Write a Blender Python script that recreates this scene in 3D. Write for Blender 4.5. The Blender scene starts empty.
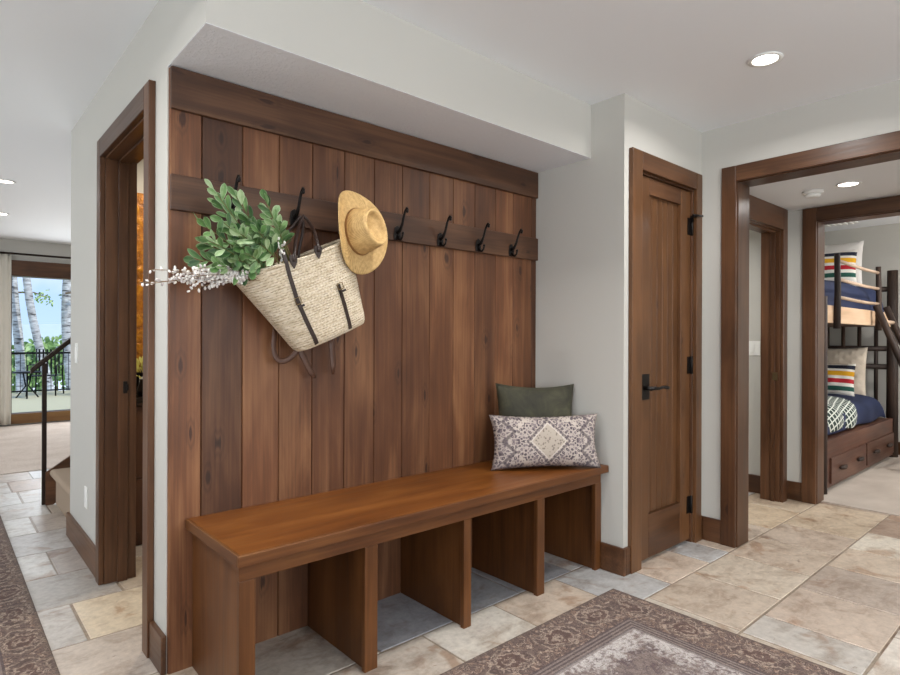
import bpy, math, random
from math import sin, cos, pi, radians, sqrt, atan2
from mathutils import Vector, Matrix

SC = bpy.context.scene
COL = SC.collection
rnd = random.Random(7)

# ------------------------------------------------------------------ helpers
def lin(c):
    return c / 12.92 if c <= 0.04045 else ((c + 0.055) / 1.055) ** 2.4
def rgb(h):
    h = h.lstrip('#')
    return tuple(lin(int(h[i:i + 2], 16) / 255) for i in (0, 2, 4)) + (1.0,)

class MB:
    """collects geometry for ONE mesh"""
    def __init__(s):
        s.v = []; s.f = []; s.c = []; s.sm = []
    def add(s, vs, fs, c=None, smooth=False):
        b = len(s.v)
        s.v.extend([Vector(p) for p in vs])
        if c is None:
            c = (rnd.random(), rnd.random(), rnd.random())
        for f in fs:
            s.f.append(tuple(i + b for i in f)); s.c.append(c); s.sm.append(smooth)
        return s
    def box(s, x0, x1, y0, y1, z0, z1, c=None, M=None):
        vs = [(x, y, z) for z in (z0, z1) for y in (y0, y1) for x in (x0, x1)]
        if M is not None:
            vs = [M @ Vector(p) for p in vs]
        fs = [(0, 2, 3, 1), (4, 5, 7, 6), (0, 1, 5, 4), (2, 6, 7, 3), (0, 4, 6, 2), (1, 3, 7, 5)]
        return s.add(vs, fs, c)
    def prism(s, poly, axis, a, b, c=None):
        """extrude a 2D polygon along an axis; poly in the two other axes in order"""
        n = len(poly)
        def P(p, t):
            return {'x': (t, p[0], p[1]), 'y': (p[0], t, p[1]), 'z': (p[0], p[1], t)}[axis]
        vs = [P(p, a) for p in poly] + [P(p, b) for p in poly]
        fs = [tuple(range(n))[::-1], tuple(range(n, 2 * n))]
        fs += [(i, (i + 1) % n, (i + 1) % n + n, i + n) for i in range(n)]
        return s.add(vs, fs, c)
    def tube(s, pts, r, n=10, c=None, caps=True, flat=1.0, up=None):
        pts = [Vector(p) for p in pts]
        R = r if isinstance(r, (list, tuple)) else [r] * len(pts)
        vs = []; fs = []
        t0 = (pts[1] - pts[0]).normalized()
        ref = Vector(up) if up is not None else (Vector((0, 0, 1)) if abs(t0.z) < .9 else Vector((1, 0, 0)))
        nrm = (ref - t0 * ref.dot(t0)).normalized()
        for i, p in enumerate(pts):
            if i == 0: t = pts[1] - pts[0]
            elif i == len(pts) - 1: t = pts[-1] - pts[-2]
            else: t = (pts[i + 1] - pts[i - 1])
            t.normalize()
            nrm = nrm - t * nrm.dot(t)
            if nrm.length < 1e-6: nrm = t.orthogonal()
            nrm.normalize()
            bi = t.cross(nrm)
            for k in range(n):
                a = 2 * pi * k / n
                vs.append(p + (nrm * cos(a) * flat + bi * sin(a)) * R[i])
        for i in range(len(pts) - 1):
            for k in range(n):
                k2 = (k + 1) % n
                fs.append((i * n + k, i * n + k2, (i + 1) * n + k2, (i + 1) * n + k))
        if caps:
            fs.append(tuple(range(n))[::-1]); fs.append(tuple(range((len(pts) - 1) * n, len(pts) * n)))
        return s.add(vs, fs, c, True)
    def lathe(s, prof, n=32, M=None, c=None, closed=False):
        """profile of (r, z) about z"""
        vs = []; fs = []
        for (r, z) in prof:
            for k in range(n):
                a = 2 * pi * k / n
                vs.append((r * cos(a), r * sin(a), z))
        m = len(prof)
        for i in range(m - 1):
            for k in range(n):
                k2 = (k + 1) % n
                fs.append((i * n + k, i * n + k2, (i + 1) * n + k2, (i + 1) * n + k))
        if prof[0][0] > 1e-6 and not closed: fs.append(tuple(range(n))[::-1])
        if prof[-1][0] > 1e-6 and not closed: fs.append(tuple(range((m - 1) * n, m * n)))
        if M is not None: vs = [M @ Vector(p) for p in vs]
        return s.add(vs, fs, c, True)
    def ball(s, p, rx, ry=None, rz=None, c=None, M=None, n=8, m=5):
        ry = ry or rx; rz = rz or rx
        vs = [(0, 0, -rz)]; fs = []
        for i in range(1, m):
            t = pi * i / m
            for k in range(n):
                a = 2 * pi * k / n
                vs.append((rx * sin(t) * cos(a), ry * sin(t) * sin(a), -rz * cos(t)))
        vs.append((0, 0, rz))
        for k in range(n): fs.append((0, 1 + (k + 1) % n, 1 + k))
        for i in range(m - 2):
            for k in range(n):
                a = 1 + i * n + k; b = 1 + i * n + (k + 1) % n
                fs.append((a, b, b + n, a + n))
        L = len(vs) - 1
        for k in range(n): fs.append((L, 1 + (m - 2) * n + k, 1 + (m - 2) * n + (k + 1) % n))
        if M is not None: vs = [M @ Vector(q) for q in vs]
        vs = [Vector(q) + Vector(p) for q in vs]
        return s.add(vs, fs, c, True)
    def grid(s, P, smooth=True, c=None, closed_u=False):
        """P[i][j] points"""
        ni = len(P); nj = len(P[0])
        vs = [p for row in P for p in row]; fs = []
        for i in range(ni - 1):
            for j in range(nj if closed_u else nj - 1):
                j2 = (j + 1) % nj
                fs.append((i * nj + j, i * nj + j2, (i + 1) * nj + j2, (i + 1) * nj + j))
        return s.add(vs, fs, c, smooth)
    def build(s, name, mat, parent=None, bevel=0.0, seg=2, local=False, sub=0, solid=0.0, kind=None):
        me = bpy.data.meshes.new(name)
        off = Vector((0, 0, 0))
        if parent is not None and not local:
            o = parent
            while o is not None:
                off += o.location; o = o.parent
        me.from_pydata([tuple(p - off) for p in s.v], [], s.f)
        at = me.attributes.new('pv', 'FLOAT_COLOR', 'CORNER')
        k = 0
        for p in me.polygons:
            c = s.c[p.index]
            p.use_smooth = s.sm[p.index]
            for _ in p.loop_indices:
                at.data[k].color = (c[0], c[1], c[2], 1.0); k += 1
        me.materials.append(mat)
        me.update()
        o = bpy.data.objects.new(name, me)
        COL.objects.link(o)
        if parent is not None: o.parent = parent
        if solid:
            m = o.modifiers.new('solid', 'SOLIDIFY'); m.thickness = solid; m.offset = 0
        if bevel:
            m = o.modifiers.new('bevel', 'BEVEL'); m.width = bevel; m.segments = seg
            m.limit_method = 'ANGLE'; m.angle_limit = radians(40)
        if sub:
            m = o.modifiers.new('sub', 'SUBSURF'); m.levels = sub; m.render_levels = sub
        if kind: o['kind'] = kind
        return o

def thing(name, label, cat, loc=(0, 0, 0), group=None, M=None, kind=None):
    o = bpy.data.objects.new(name, None); COL.objects.link(o)
    o.empty_display_size = .1
    if M is not None: o.matrix_world = M
    else: o.location = loc
    tag(o, label, cat, group)
    if kind: o['kind'] = kind
    return o
def tag(o, label, cat, group=None):
    o['label'] = label; o['category'] = cat
    if group: o['group'] = group
    return o
def struct(o, label=None, cat=None):
    o['kind'] = 'structure'
    if label: o['label'] = label
    if cat: o['category'] = cat
    return o
def dup(src, label=None, loc=None, rotz=None, group=None):
    def cp(o, par):
        c = o.copy(); COL.objects.link(c)
        if par is not None: c.parent = par
        for ch in [x for x in list(bpy.data.objects) if x.parent == o]:
            cp(ch, c)
        return c
    r = cp(src, None)
    if loc is not None: r.location = loc
    if rotz is not None: r.rotation_euler = (0, 0, rotz)
    if label: r['label'] = label
    if group: r['group'] = group
    return r

# ------------------------------------------------------------------ materials
class NT:
    def __init__(s, name):
        s.m = bpy.data.materials.new(name); s.m.use_nodes = True
        s.t = s.m.node_tree; s.t.nodes.clear()
        s.out = s.t.nodes.new('ShaderNodeOutputMaterial')
        s.b = s.t.nodes.new('ShaderNodeBsdfPrincipled')
        s.t.links.new(s.b.outputs[0], s.out.inputs[0])
    def n(s, typ, _props=None, **inp):
        nd = s.t.nodes.new('ShaderNode' + typ)
        for k, v in (_props or {}).items(): setattr(nd, k, v)
        for k, v in inp.items():
            key = int(k[1:]) if k[0] == 'i' and k[1:].isdigit() else k.replace('_', ' ')
            s.set(nd.inputs[key], v)
        return nd
    def set(s, sock, v):
        if hasattr(v, 'is_output') or isinstance(v, bpy.types.NodeSocket):
            s.t.links.new(v, sock)
        else: sock.default_value = v
    def math(s, op, a, b=None, c=None, clamp=False):
        nd = s.t.nodes.new('ShaderNodeMath'); nd.operation = op; nd.use_clamp = clamp
        s.set(nd.inputs[0], a)
        if b is not None: s.set(nd.inputs[1], b)
        if c is not None: s.set(nd.inputs[2], c)
        return nd.outputs[0]
    def obj(s): return s.n('TexCoord').outputs['Object']
    def attr(s, name='pv'): return s.n('Attribute', {'attribute_name': name}).outputs['Color']
    def sep(s, v):
        nd = s.n('SeparateXYZ', i0=v); return nd.outputs
    def comb(s, x, y, z):
        return s.n('CombineXYZ', i0=x, i1=y, i2=z).outputs[0]
    def vadd(s, a, b): return s.n('VectorMath', {'operation': 'ADD'}, i0=a, i1=b).outputs[0]
    def vmul(s, a, b): return s.n('VectorMath', {'operation': 'MULTIPLY'}, i0=a, i1=b).outputs[0]
    def noise(s, vec, scale, detail=3, rough=.55, dist=0.0):
        return s.n('TexNoise', Vector=vec, Scale=scale, Detail=detail, Roughness=rough, Distortion=dist).outputs[0]
    def ramp(s, fac, stops, interp='LINEAR'):
        nd = s.n('ValToRGB', Fac=fac); cr = nd.color_ramp; cr.interpolation = interp
        while len(cr.elements) < len(stops): cr.elements.new(.5)
        for e, (p, c) in zip(cr.elements, stops):
            e.position = p; e.color = c if len(c) == 4 else tuple(c) + (1,)
        return nd.outputs[0]
    def mix(s, fac, a, b, blend='MIX'):
        nd = s.t.nodes.new('ShaderNodeMix'); nd.data_type = 'RGBA'; nd.blend_type = blend
        s.set(nd.inputs[0], fac); s.set(nd.inputs[6], a); s.set(nd.inputs[7], b)
        return nd.outputs[2]
    def mrange(s, v, a, b, c, d, smooth=False):
        nd = s.n('MapRange', {'interpolation_type': 'SMOOTHSTEP' if smooth else 'LINEAR'}, i0=v, i1=a, i2=b, i3=c, i4=d)
        return nd.outputs[0]
    def bump(s, h, strength=.3, dist=.01):
        nd = s.n('Bump', Strength=strength, Distance=dist, Height=h)
        s.t.links.new(nd.outputs[0], s.b.inputs['Normal'])
    def done(s, color=None, rough=None, metal=None, **kw):
        if color is not None: s.set(s.b.inputs['Base Color'], color)
        if rough is not None: s.set(s.b.inputs['Roughness'], rough)
        if metal is not None: s.set(s.b.inputs['Metallic'], metal)
        for k, v in kw.items(): s.set(s.b.inputs[k.replace('_', ' ')], v)
        return s.m

def plain(name, col, rough=.5, metal=0, bump=0, bscale=200, **kw):
    t = NT(name)
    if bump:
        t.bump(t.noise(t.obj(), bscale, 3), bump, .004)
    return t.done(rgb(col), rough, metal, **kw)

def wood(name, axis, dark, mid, light, rough=.36, vary=(.72, 1.2), knots=1.0, coat=0.0, flat=None, contrast=1.0):
    t = NT(name)
    pv = t.n('SeparateColor', Color=t.attr()).outputs
    sc = {'x': (1.0, 9, 9), 'y': (9, 1.0, 9), 'z': (9, 9, 1.0)}[axis]
    off = t.comb(t.math('MULTIPLY', pv[1], 37.0), t.math('MULTIPLY', pv[1], 91.0), t.math('MULTIPLY', pv[1], 53.0))
    vec = t.vadd(t.vmul(t.obj(), sc), off)
    big = t.noise(vec, 1.1, 5, .6, .9)
    fine = t.noise(t.vmul(vec, {'x': (.8, 7, 7), 'y': (7, .8, 7), 'z': (7, 7, .8)}[axis]), 1.6, 4, .6, .2)
    blot = t.noise(t.vadd(t.vmul(t.obj(), {'x': (1.3, 4, 4), 'y': (4, 1.3, 4), 'z': (4, 4, 1.3)}[axis]), off), 1.5, 2, .5, .4)
    f = t.math('ADD', t.math('MULTIPLY', big, .55), t.math('ADD', t.math('MULTIPLY', fine, .3), t.math('MULTIPLY', blot, .42)))
    col = t.ramp(f, [(.60 - .20 * contrast, rgb(dark)), (.61, rgb(mid)), (.62 + .20 * contrast, rgb(light))])
    if knots:
        if flat:
            ox, oy, oz = t.sep(t.obj())
            u_, v_ = {'y': (ox, oz), 'x': (oy, oz), 'z': (ox, oy)}[flat]
            su, sv = {'y': (6, 2.3) if axis == 'z' else (2.3, 6), 'x': (6, 2.3) if axis == 'z' else (2.3, 6), 'z': (2.3, 6)}[flat]
            wobk = t.math('MULTIPLY', t.math('SUBTRACT', big, .5), .5)
            kv = t.comb(t.math('ADD', t.math('ADD', t.math('MULTIPLY', u_, su), t.math('MULTIPLY', pv[1], 37.0)), wobk), t.math('ADD', t.math('MULTIPLY', v_, sv), t.math('MULTIPLY', pv[1], 53.0)), 0.0)
            vo = t.n('TexVoronoi', {'voronoi_dimensions': '2D'}, Vector=kv, Scale=1.15, Randomness=1.0)
        else:
            kv = t.vadd(t.vmul(t.obj(), {'x': (2.6, 6, 6), 'y': (6, 2.6, 6), 'z': (6, 6, 2.6)}[axis]), off)
            vo = t.n('TexVoronoi', Vector=kv, Scale=.9, Randomness=1.0)
        d = t.math('ADD', vo.outputs['Distance'], t.math('MULTIPLY', t.math('SUBTRACT', fine, .5), .16))
        pick = t.math('GREATER_THAN', t.n('SeparateColor', Color=vo.outputs['Color']).outputs[0], .62)
        halo = t.math('MULTIPLY', t.mrange(d, .06, .30, .42 * knots, 0, True), pick)
        ringk = t.math('MULTIPLY', halo, t.math('ADD', .55, t.math('MULTIPLY', .45, t.math('SINE', t.math('MULTIPLY', d, 60.0)))))
        col = t.mix(ringk, col, rgb('#3a2417'))
        k1 = t.math('MULTIPLY', t.mrange(d, .03, .09, .7 * knots, 0, True), pick)
        col = t.mix(k1, col, rgb('#2c1a12'))
    br = t.mrange(pv[0], 0, 1, vary[0], vary[1])
    col = t.mix(1.0, col, t.comb(br, br, br), 'MULTIPLY')
    # some boards lean cooler
    cool = t.mix(t.math('MULTIPLY', pv[2], .38), col, t.mix(1.0, col, (.90, .92, 1.10, 1), 'MULTIPLY'))
    cool = t.n('HueSaturation', Hue=.4955, Saturation=1.0, Value=.87, Color=cool).outputs[0]
    t.bump(fine, .05, .004)
    return t.done(cool, t.mrange(fine, .3, .8, rough - .04, rough + .1), Coat_Weight=coat, Coat_Roughness=.25, Specular_IOR_Level=.38)

WD = ('#4a2f20', '#6e4630', '#8f6142')
M = {}
for ax in 'xyz':
    M['trim_' + ax] = wood('alder_trim_' + ax, ax, '#2d1d12', '#573a23', '#7a5637', .33, (.8, 1.15), contrast=1.3)
M['plank'] = wood('alder_plank', 'z', '#382315', '#634027', '#906844', .45, (.56, 1.52), flat='y', contrast=1.25)
M['board_x'] = wood('alder_board', 'x', '#2c1c11', '#4f3522', '#745338', .45, (.8, 1.1), flat='y', contrast=1.2)
M['door_z'] = wood('alder_door', 'z', '#402918', '#634428', '#835c39', .32, (.9, 1.12), .8, flat='y', contrast=1.4)
M['bench_top'] = wood('bench_top_wood', 'x', '#522e10', '#754518', '#925e28', .34, (.95, 1.05), .5)
M['bench_x'] = wood('bench_wood_x', 'x', '#3e2410', '#623c1c', '#7f5429', .4, (.9, 1.08), .4)
M['bench_y'] = wood('bench_wood_y', 'y', '#3e2410', '#5f3b1d', '#7c5429', .42, (.9, 1.08), .4)
M['bench_z'] = wood('bench_wood_z', 'z', '#3c2310', '#5f3b1b', '#7a5029', .4, (.9, 1.08), .3)
M['cab_z'] = wood('vanity_wood', 'z', '#3a2417', '#54351f', '#6d482d', .4)
M['cab_x'] = wood('bed_wood', 'x', '#3c2419', '#5c3c2c', '#76543f', .42)
M['pine'] = wood('pine_board', 'x', '#c3a17a', '#d6b58d', '#e4caa6', .5, (.95, 1.05), .2)
M['log'] = wood('log_bark', 'z', '#1d1612', '#352820', '#4d3a2d', .6, (.9, 1.1), 0)
M['peeled'] = wood('peeled_log', 'x', '#9d7f63', '#c3a88c', '#d8c3a9', .6, (.9, 1.1), 0)

def wall_mat(name, col, b=.05):
    t = NT(name)
    n = t.noise(t.obj(), 160, 3, .6)
    t.bump(n, b, .004)
    return t.done(rgb(col), .62)
M['wall'] = wall_mat('greige_wall_paint', '#c3c1ba')
M['ceil'] = wall_mat('white_ceiling_paint', '#eff2f5')
t = NT('textured_soffit_paint'); n_ = t.noise(t.obj(), 55, 4, .6); t.bump(t.mrange(n_, .45, .62, 0, 1, True), .35, .004)
M['soffit'] = t.done(rgb('#eceff3'), .7)
M['white'] = plain('white_plastic', '#eeeeea', .4)
M['black'] = plain('black_iron', '#1c1816', .42, .6, .15, 120)
M['bronze'] = plain('dark_bronze', '#2b211b', .38, .7, .1, 150)
M['leather'] = plain('brown_leather', '#2a1a13', .45, 0, .25, 220)
M['leather_brown'] = plain('tan_brown_leather', '#4d3122', .5, 0, .2, 200)
M['buckle'] = plain('brass_buckle', '#8d7a5a', .3, .9)
M['concrete_step'] = plain('beige_carpet', '#a3907c', .95, 0, .6, 320)

# floor stone
t = NT('stone_tile')
a = t.attr(); o = t.obj(); pa = t.n('SeparateColor', Color=a).outputs
off = t.vmul(a, (31, 47, 23))
vec = t.vadd(o, off)
n1 = t.noise(vec, 4.2, 6, .66, 1.0)
n2 = t.noise(t.vmul(vec, (1, 2.0, 1)), 8, 6, .7, 1.4)
n3 = t.noise(vec, 38, 4, .6)
f = t.math('ADD', t.math('MULTIPLY', n1, .55), t.math('MULTIPLY', n2, .45))
mod = t.ramp(f, [(.32, (.50, .44, .40)), (.42, (.78, .74, .71)), (.51, (1, 1, 1)), (.60, (1.05, 1.05, 1.05)), (.70, (1.16, 1.16, 1.16))])
hsv = t.n('HueSaturation', Hue=.497, Saturation=.84, Value=.90, Color=a).outputs[0]
col = t.mix(1.0, hsv, mod, 'MULTIPLY')
stain = t.mrange(t.noise(t.vadd(vec, (5, 9, 2)), 4.5, 4, .6, .6), .55, .68, 0, .85, True)
col = t.mix(stain, col, t.mix(1.0, col, (.66, .52, .43, 1), 'MULTIPLY'))
pit = t.mrange(t.noise(t.vmul(vec, (1, 2.2, 1)), 16, 3, .5, .3), .70, .76, 0, .55, True)
col = t.mix(pit, col, rgb('#6d5c4c'))
fleck = t.math('MULTIPLY', t.math('SUBTRACT', n3, .5), .7)
col = t.mix(1.0, col, t.comb(t.math('ADD', 1.0, fleck), t.math('ADD', 1.0, fleck), t.math('ADD', 1.0, fleck)), 'MULTIPLY')
t.bump(t.math('SUBTRACT', t.math('ADD', t.math('MULTIPLY', n1, .6), t.math('MULTIPLY', n2, .4)), t.math('MULTIPLY', pit, .3)), .35, .012)
M['tile'] = t.done(col, t.mrange(n2, .3, .7, .30, .52))

def carpet(name, c1, c2, scale=260):
    t = NT(name); n = t.noise(t.obj(), scale, 3, .7); n2 = t.noise(t.obj(), 3, 3, .6)
    col = t.mix(t.mrange(t.math('ADD', t.math('MULTIPLY', n, .6), t.math('MULTIPLY', n2, .4)), .35, .65, 0, 1), rgb(c1), rgb(c2))
    t.bump(n, .5, .01)
    return t.done(col, .95)
M['carpet'] = carpet('bedroom_carpet', '#a99c90', '#cdc2b6')
M['living_rug'] = carpet('living_room_carpet', '#b5a598', '#d6cac0', 90)

# persian rug (object coordinates centred on the rug)
def rug_mat(name, hx, hy, bw, light=1.0):
    t = NT(name); o = t.obj(); x, y, z = t.sep(o)
    ax = t.math('ABSOLUTE', x); ay = t.math('ABSOLUTE', y)
    dx = t.math('SUBTRACT', hx, ax); dy = t.math('SUBTRACT', hy, ay)
    d = t.math('MINIMUM', dx, dy)
    inb = t.math('LESS_THAN', d, bw)
    # border runs along whichever edge is nearest
    along = t.n('Mix', {'data_type': 'FLOAT'}, i0=t.math('LESS_THAN', dx, dy), i2=x, i3=y).outputs[0]
    pp = t.math('PINGPONG', along, .14)
    # distorted, mirrored motifs
    wv = t.n('TexNoise', Vector=o, Scale=11.0, Detail=4.0, Roughness=.65).outputs[1]
    wv2 = t.n('TexNoise', Vector=o, Scale=42.0, Detail=3.0, Roughness=.65).outputs[1]
    warp = t.vadd(t.vmul(t.vadd(wv, (-.5, -.5, -.5)), (.11, .11, 0)), t.vmul(t.vadd(wv2, (-.5, -.5, -.5)), (.05, .05, 0)))
    bvec = t.vadd(t.comb(pp, t.math('ABSOLUTE', t.math('SUBTRACT', d, bw * .42)), 0.0), warp)
    v1 = t.n('TexVoronoi', {'feature': 'F1'}, Vector=bvec, Scale=15.0).outputs['Distance']
    v1b = t.n('TexVoronoi', {'feature': 'F1'}, Vector=t.vadd(bvec, (.3, .1, 0)), Scale=31.0).outputs['Distance']
    brk = t.noise(o, 26, 3, .7)
    rg = t.math('ABSOLUTE', t.math('SUBTRACT', t.math('FRACT', t.math('MULTIPLY', v1, 3.1)), .5))
    line = t.math('MULTIPLY', t.mrange(rg, .03, .13, 1, 0, True), t.mrange(brk, .40, .54, 0, 1, True))
    dark_ = t.mrange(t.math('ABSOLUTE', t.math('SUBTRACT', rg, .30)), .04, .14, 1, 0, True)
    motif = t.mrange(v1b, .2, .5, 0, 1, True)
    fvec = t.vadd(t.comb(t.math('PINGPONG', x, .23), t.math('PINGPONG', y, .31), 0.0), warp)
    v2 = t.n('TexVoronoi', {'feature': 'F1'}, Vector=fvec, Scale=12.0).outputs['Distance']
    v2b = t.n('TexVoronoi', {'feature': 'DISTANCE_TO_EDGE'}, Vector=fvec, Scale=24.0).outputs['Distance']
    wear = t.noise(o, 5.0, 5, .7, .6)
    grain = t.noise(t.vmul(o, (1, 2.4, 1)), 130, 3, .75)
    mid_ = t.noise(o, 46, 6, .75)
    Dm = t.n('VectorMath', {'operation': 'LENGTH'}, i0=t.vmul(bvec, (9.0, 13.5, 0))).outputs[1]
    ringd = t.math('ABSOLUTE', t.math('SUBTRACT', t.math('FRACT', t.math('MULTIPLY', Dm, 2.6)), .5))
    ringl = t.math('MULTIPLY', t.mrange(ringd, .05, .20, 1, 0, True), t.math('MULTIPLY', t.math('LESS_THAN', Dm, 1.25), t.mrange(brk, .34, .5, 0, 1, True)))
    mfill = t.math('MULTIPLY', t.mrange(Dm, .35, .8, 1, 0, True), .7)
    bcol = t.mix(motif, rgb('#93796a'), rgb('#75625a'))
    bcol = t.mix(t.math('MULTIPLY', dark_, .75), bcol, rgb('#4c3d3a'))
    bcol = t.mix(t.math('MULTIPLY', line, .75), bcol, rgb('#bba898'))
    bcol = t.mix(mfill, bcol, rgb('#5d4640'))
    bcol = t.mix(t.math('MULTIPLY', ringl, .7), bcol, rgb('#b9a796'))
    fcol = t.mix(t.mrange(v2, .15, .45, 0, 1, True), rgb('#6b5a57'), rgb('#857670'))
    fcol = t.mix(t.mrange(v2b, .03, .1, .5, 0, True), fcol, rgb('#51434a'))
    near_ = t.mrange(d, bw, bw + .16, .13, 0)
    pale = t.mrange(t.math('ADD', t.math('ADD', t.math('MULTIPLY', wear, .42), t.math('MULTIPLY', mid_, .58)), near_), .52, .66, 0, .9, True)
    fcol = t.mix(pale, fcol, rgb('#d2ccc8'))
    col = t.mix(inb, fcol, bcol)
    sd = t.math('SUBTRACT', d, bw - .055)
    st_on = t.math('MULTIPLY', t.math('GREATER_THAN', sd, 0.0), t.math('LESS_THAN', sd, .07))
    stripe = t.math('GREATER_THAN', t.math('FRACT', t.math('MULTIPLY', sd, 57.0)), .5)
    col = t.mix(t.math('MULTIPLY', st_on, .75), col, t.mix(stripe, rgb('#54484a'), rgb('#8a7e79')))
    col = t.mix(t.mrange(d, .0, .03, .7, 0), col, rgb('#65574f'))
    col = t.mix(t.mrange(mid_, .5, .7, 0, .5, True), col, rgb('#897a72'))
    col = t.mix(t.mrange(t.noise(o, 60, 3, .7), .55, .75, 0, .6, True), col, rgb('#463a39'))
    g = t.mrange(grain, .32, .68, .55 * light, 1.42 * light)
    col = t.mix(1.0, col, t.comb(g, g, g), 'MULTIPLY')
    t.bump(grain, .5, .006)
    return t.done(col, .95)

# straw
def straw(name, c1, c2, c3, rowf, colf):
    t = NT(name); o = t.obj(); x, y, z = t.sep(o)
    wob = t.noise(o, 16, 3, .5)
    zz = t.math('ADD', z, t.math('MULTIPLY', wob, .006))
    row = t.math('MULTIPLY', zz, rowf)
    rs = t.math('ABSOLUTE', t.math('SINE', t.math('MULTIPLY', row, pi)))
    rowid = t.math('FLOOR', row)
    br = t.math('SINE', t.math('ADD', t.math('MULTIPLY', t.math('ADD', x, t.math('MULTIPLY', y, 1.0)), colf), t.math('MULTIPLY', t.math('FRACT', t.math('MULTIPLY', rowid, .37)), 9.0)))
    h = t.math('ADD', t.math('MULTIPLY', rs, .7), t.math('MULTIPLY', br, .22))
    n = t.noise(t.vmul(o, (25, 25, 140)), 1.0, 4, .7)
    col = t.ramp(t.math('ADD', t.math('MULTIPLY', n, .95), t.math('MULTIPLY', h, .10)), [(.28, rgb(c1)), (.5, rgb(c2)), (.72, rgb(c3))])
    holes = t.math('MULTIPLY', t.math('LESS_THAN', rs, .3), t.math('GREATER_THAN', t.noise(t.vmul(o, (60, 60, 50)), 1.5, 2), .54))
    col = t.mix(t.math('MULTIPLY', holes, .65), col, rgb('#5c4733'))
    t.bump(t.math('ADD', h, t.math('MULTIPLY', n, .8)), .55, .006)
    return t.done(col, .8)
M['straw'] = straw('woven_palm_straw', '#a39070', '#cdbda2', '#e4d9c6', 105.0, 420.0)
t = NT('fine_hat_straw'); o = t.obj(); x, y, z = t.sep(o)
w1 = t.n('TexWave', {'wave_type': 'RINGS', 'rings_direction': 'Z'}, Vector=o, Scale=160.0, Distortion=.4).outputs[1]
w2 = t.math('SINE', t.math('MULTIPLY', t.math('ADD', t.math('ARCTAN2', y, x), t.math('MULTIPLY', z, 20.0)), 90.0))
hh = t.math('ADD', t.math('MULTIPLY', w1, .28), t.math('ADD', .2, t.math('MULTIPLY', w2, .16)))
t.bump(hh, .35, .003)
M['hat'] = t.done(t.ramp(t.math('ADD', t.math('MULTIPLY', hh, .4), t.math('MULTIPLY', t.noise(o, 60, 3), .5)), [(.2, rgb('#9c7c4c')), (.45, rgb('#c8a56c')), (.75, rgb('#dfc190'))]), .65)
M['crown_base_shade'] = plain('crown_shade_tan', '#8a6236', .7)  # brown for the painted shadow line at the crown's base

# fabrics
t = NT('green_velvet'); o = t.obj(); n = t.noise(o, 9, 4, .6, .8)
t.bump(t.noise(o, 300, 2), .15, .002)
M['velvet'] = t.done(t.ramp(n, [(.3, rgb('#25241a')), (.55, rgb('#3a3828')), (.75, rgb('#504e3a'))]), .8, Sheen_Weight=.22, Sheen_Roughness=.35, Sheen_Tint=rgb('#8a8a70'))

t = NT('patterned_cushion_fabric'); o = t.obj(); x, y, z = t.sep(o)
ax = t.math('ABSOLUTE', x); az = t.math('ABSOLUTE', z)
dia = t.math('ADD', ax, t.math('MULTIPLY', az, 1.0))
wob = t.noise(o, 60, 2, .5)
pv_ = t.comb(t.math('ADD', ax, t.math('MULTIPLY', wob, .012)), t.math('ADD', az, t.math('MULTIPLY', wob, .012)), 0.0)
vv = t.n('TexVoronoi', {'feature': 'F1'}, Vector=pv_, Scale=62.0)
ring = t.math('ABSOLUTE', t.math('SUBTRACT', t.math('FRACT', t.math('MULTIPLY', vv.outputs['Distance'], 1.7)), .5))
dots = t.mrange(ring, .16, .3, 0, 1, True)
band = t.math('PINGPONG', t.math('ADD', dia, t.math('MULTIPLY', wob, .01)), .055)
bandm = t.mrange(band, .008, .05, .15, .85)
cream = rgb('#bcb0a5'); gray = rgb('#756a6d'); dk = rgb('#4b4248'); bl = rgb('#6c6d79')
col = t.mix(dots, gray, cream)
col = t.mix(t.math('MULTIPLY', t.math('GREATER_THAN', t.n('SeparateColor', Color=vv.outputs['Color']).outputs[0], .52), t.math('LESS_THAN', ring, .22)), col, dk)
col = t.mix(t.math('MULTIPLY', bandm, .35), col, gray)
zig = t.math('MULTIPLY', t.math('PINGPONG', z, .05), 1.1)
edge = t.mrange(t.math('ABSOLUTE', t.math('SUBTRACT', t.math('ADD', ax, zig), .225)), .006, .016, .75, 0, True)
col = t.mix(edge, col, dk)
ind = t.math('LESS_THAN', dia, .088)
spots = t.n('TexVoronoi', {'feature': 'F1'}, Vector=o, Scale=75.0).outputs['Distance']
dcol = t.mix(t.mrange(spots, .25, .42, .75, 0, True), rgb('#ada295'), rgb('#665d55'))
col = t.mix(ind, col, dcol)
col = t.mix(t.mrange(t.math('ABSOLUTE', t.math('SUBTRACT', dia, .09)), .002, .006, .9, 0, True), col, rgb('#c9bfb4'))
col = t.mix(t.mrange(t.math('ABSOLUTE', t.math('SUBTRACT', dia, .108)), .003, .012, .7, 0, True), col, dk)
col = t.mix(t.mrange(z, -.155, -.10, .55, 0), col, bl)
t.bump(t.noise(o, 420, 2), .2, .002)
M['kilim'] = t.done(col, .9)

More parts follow.
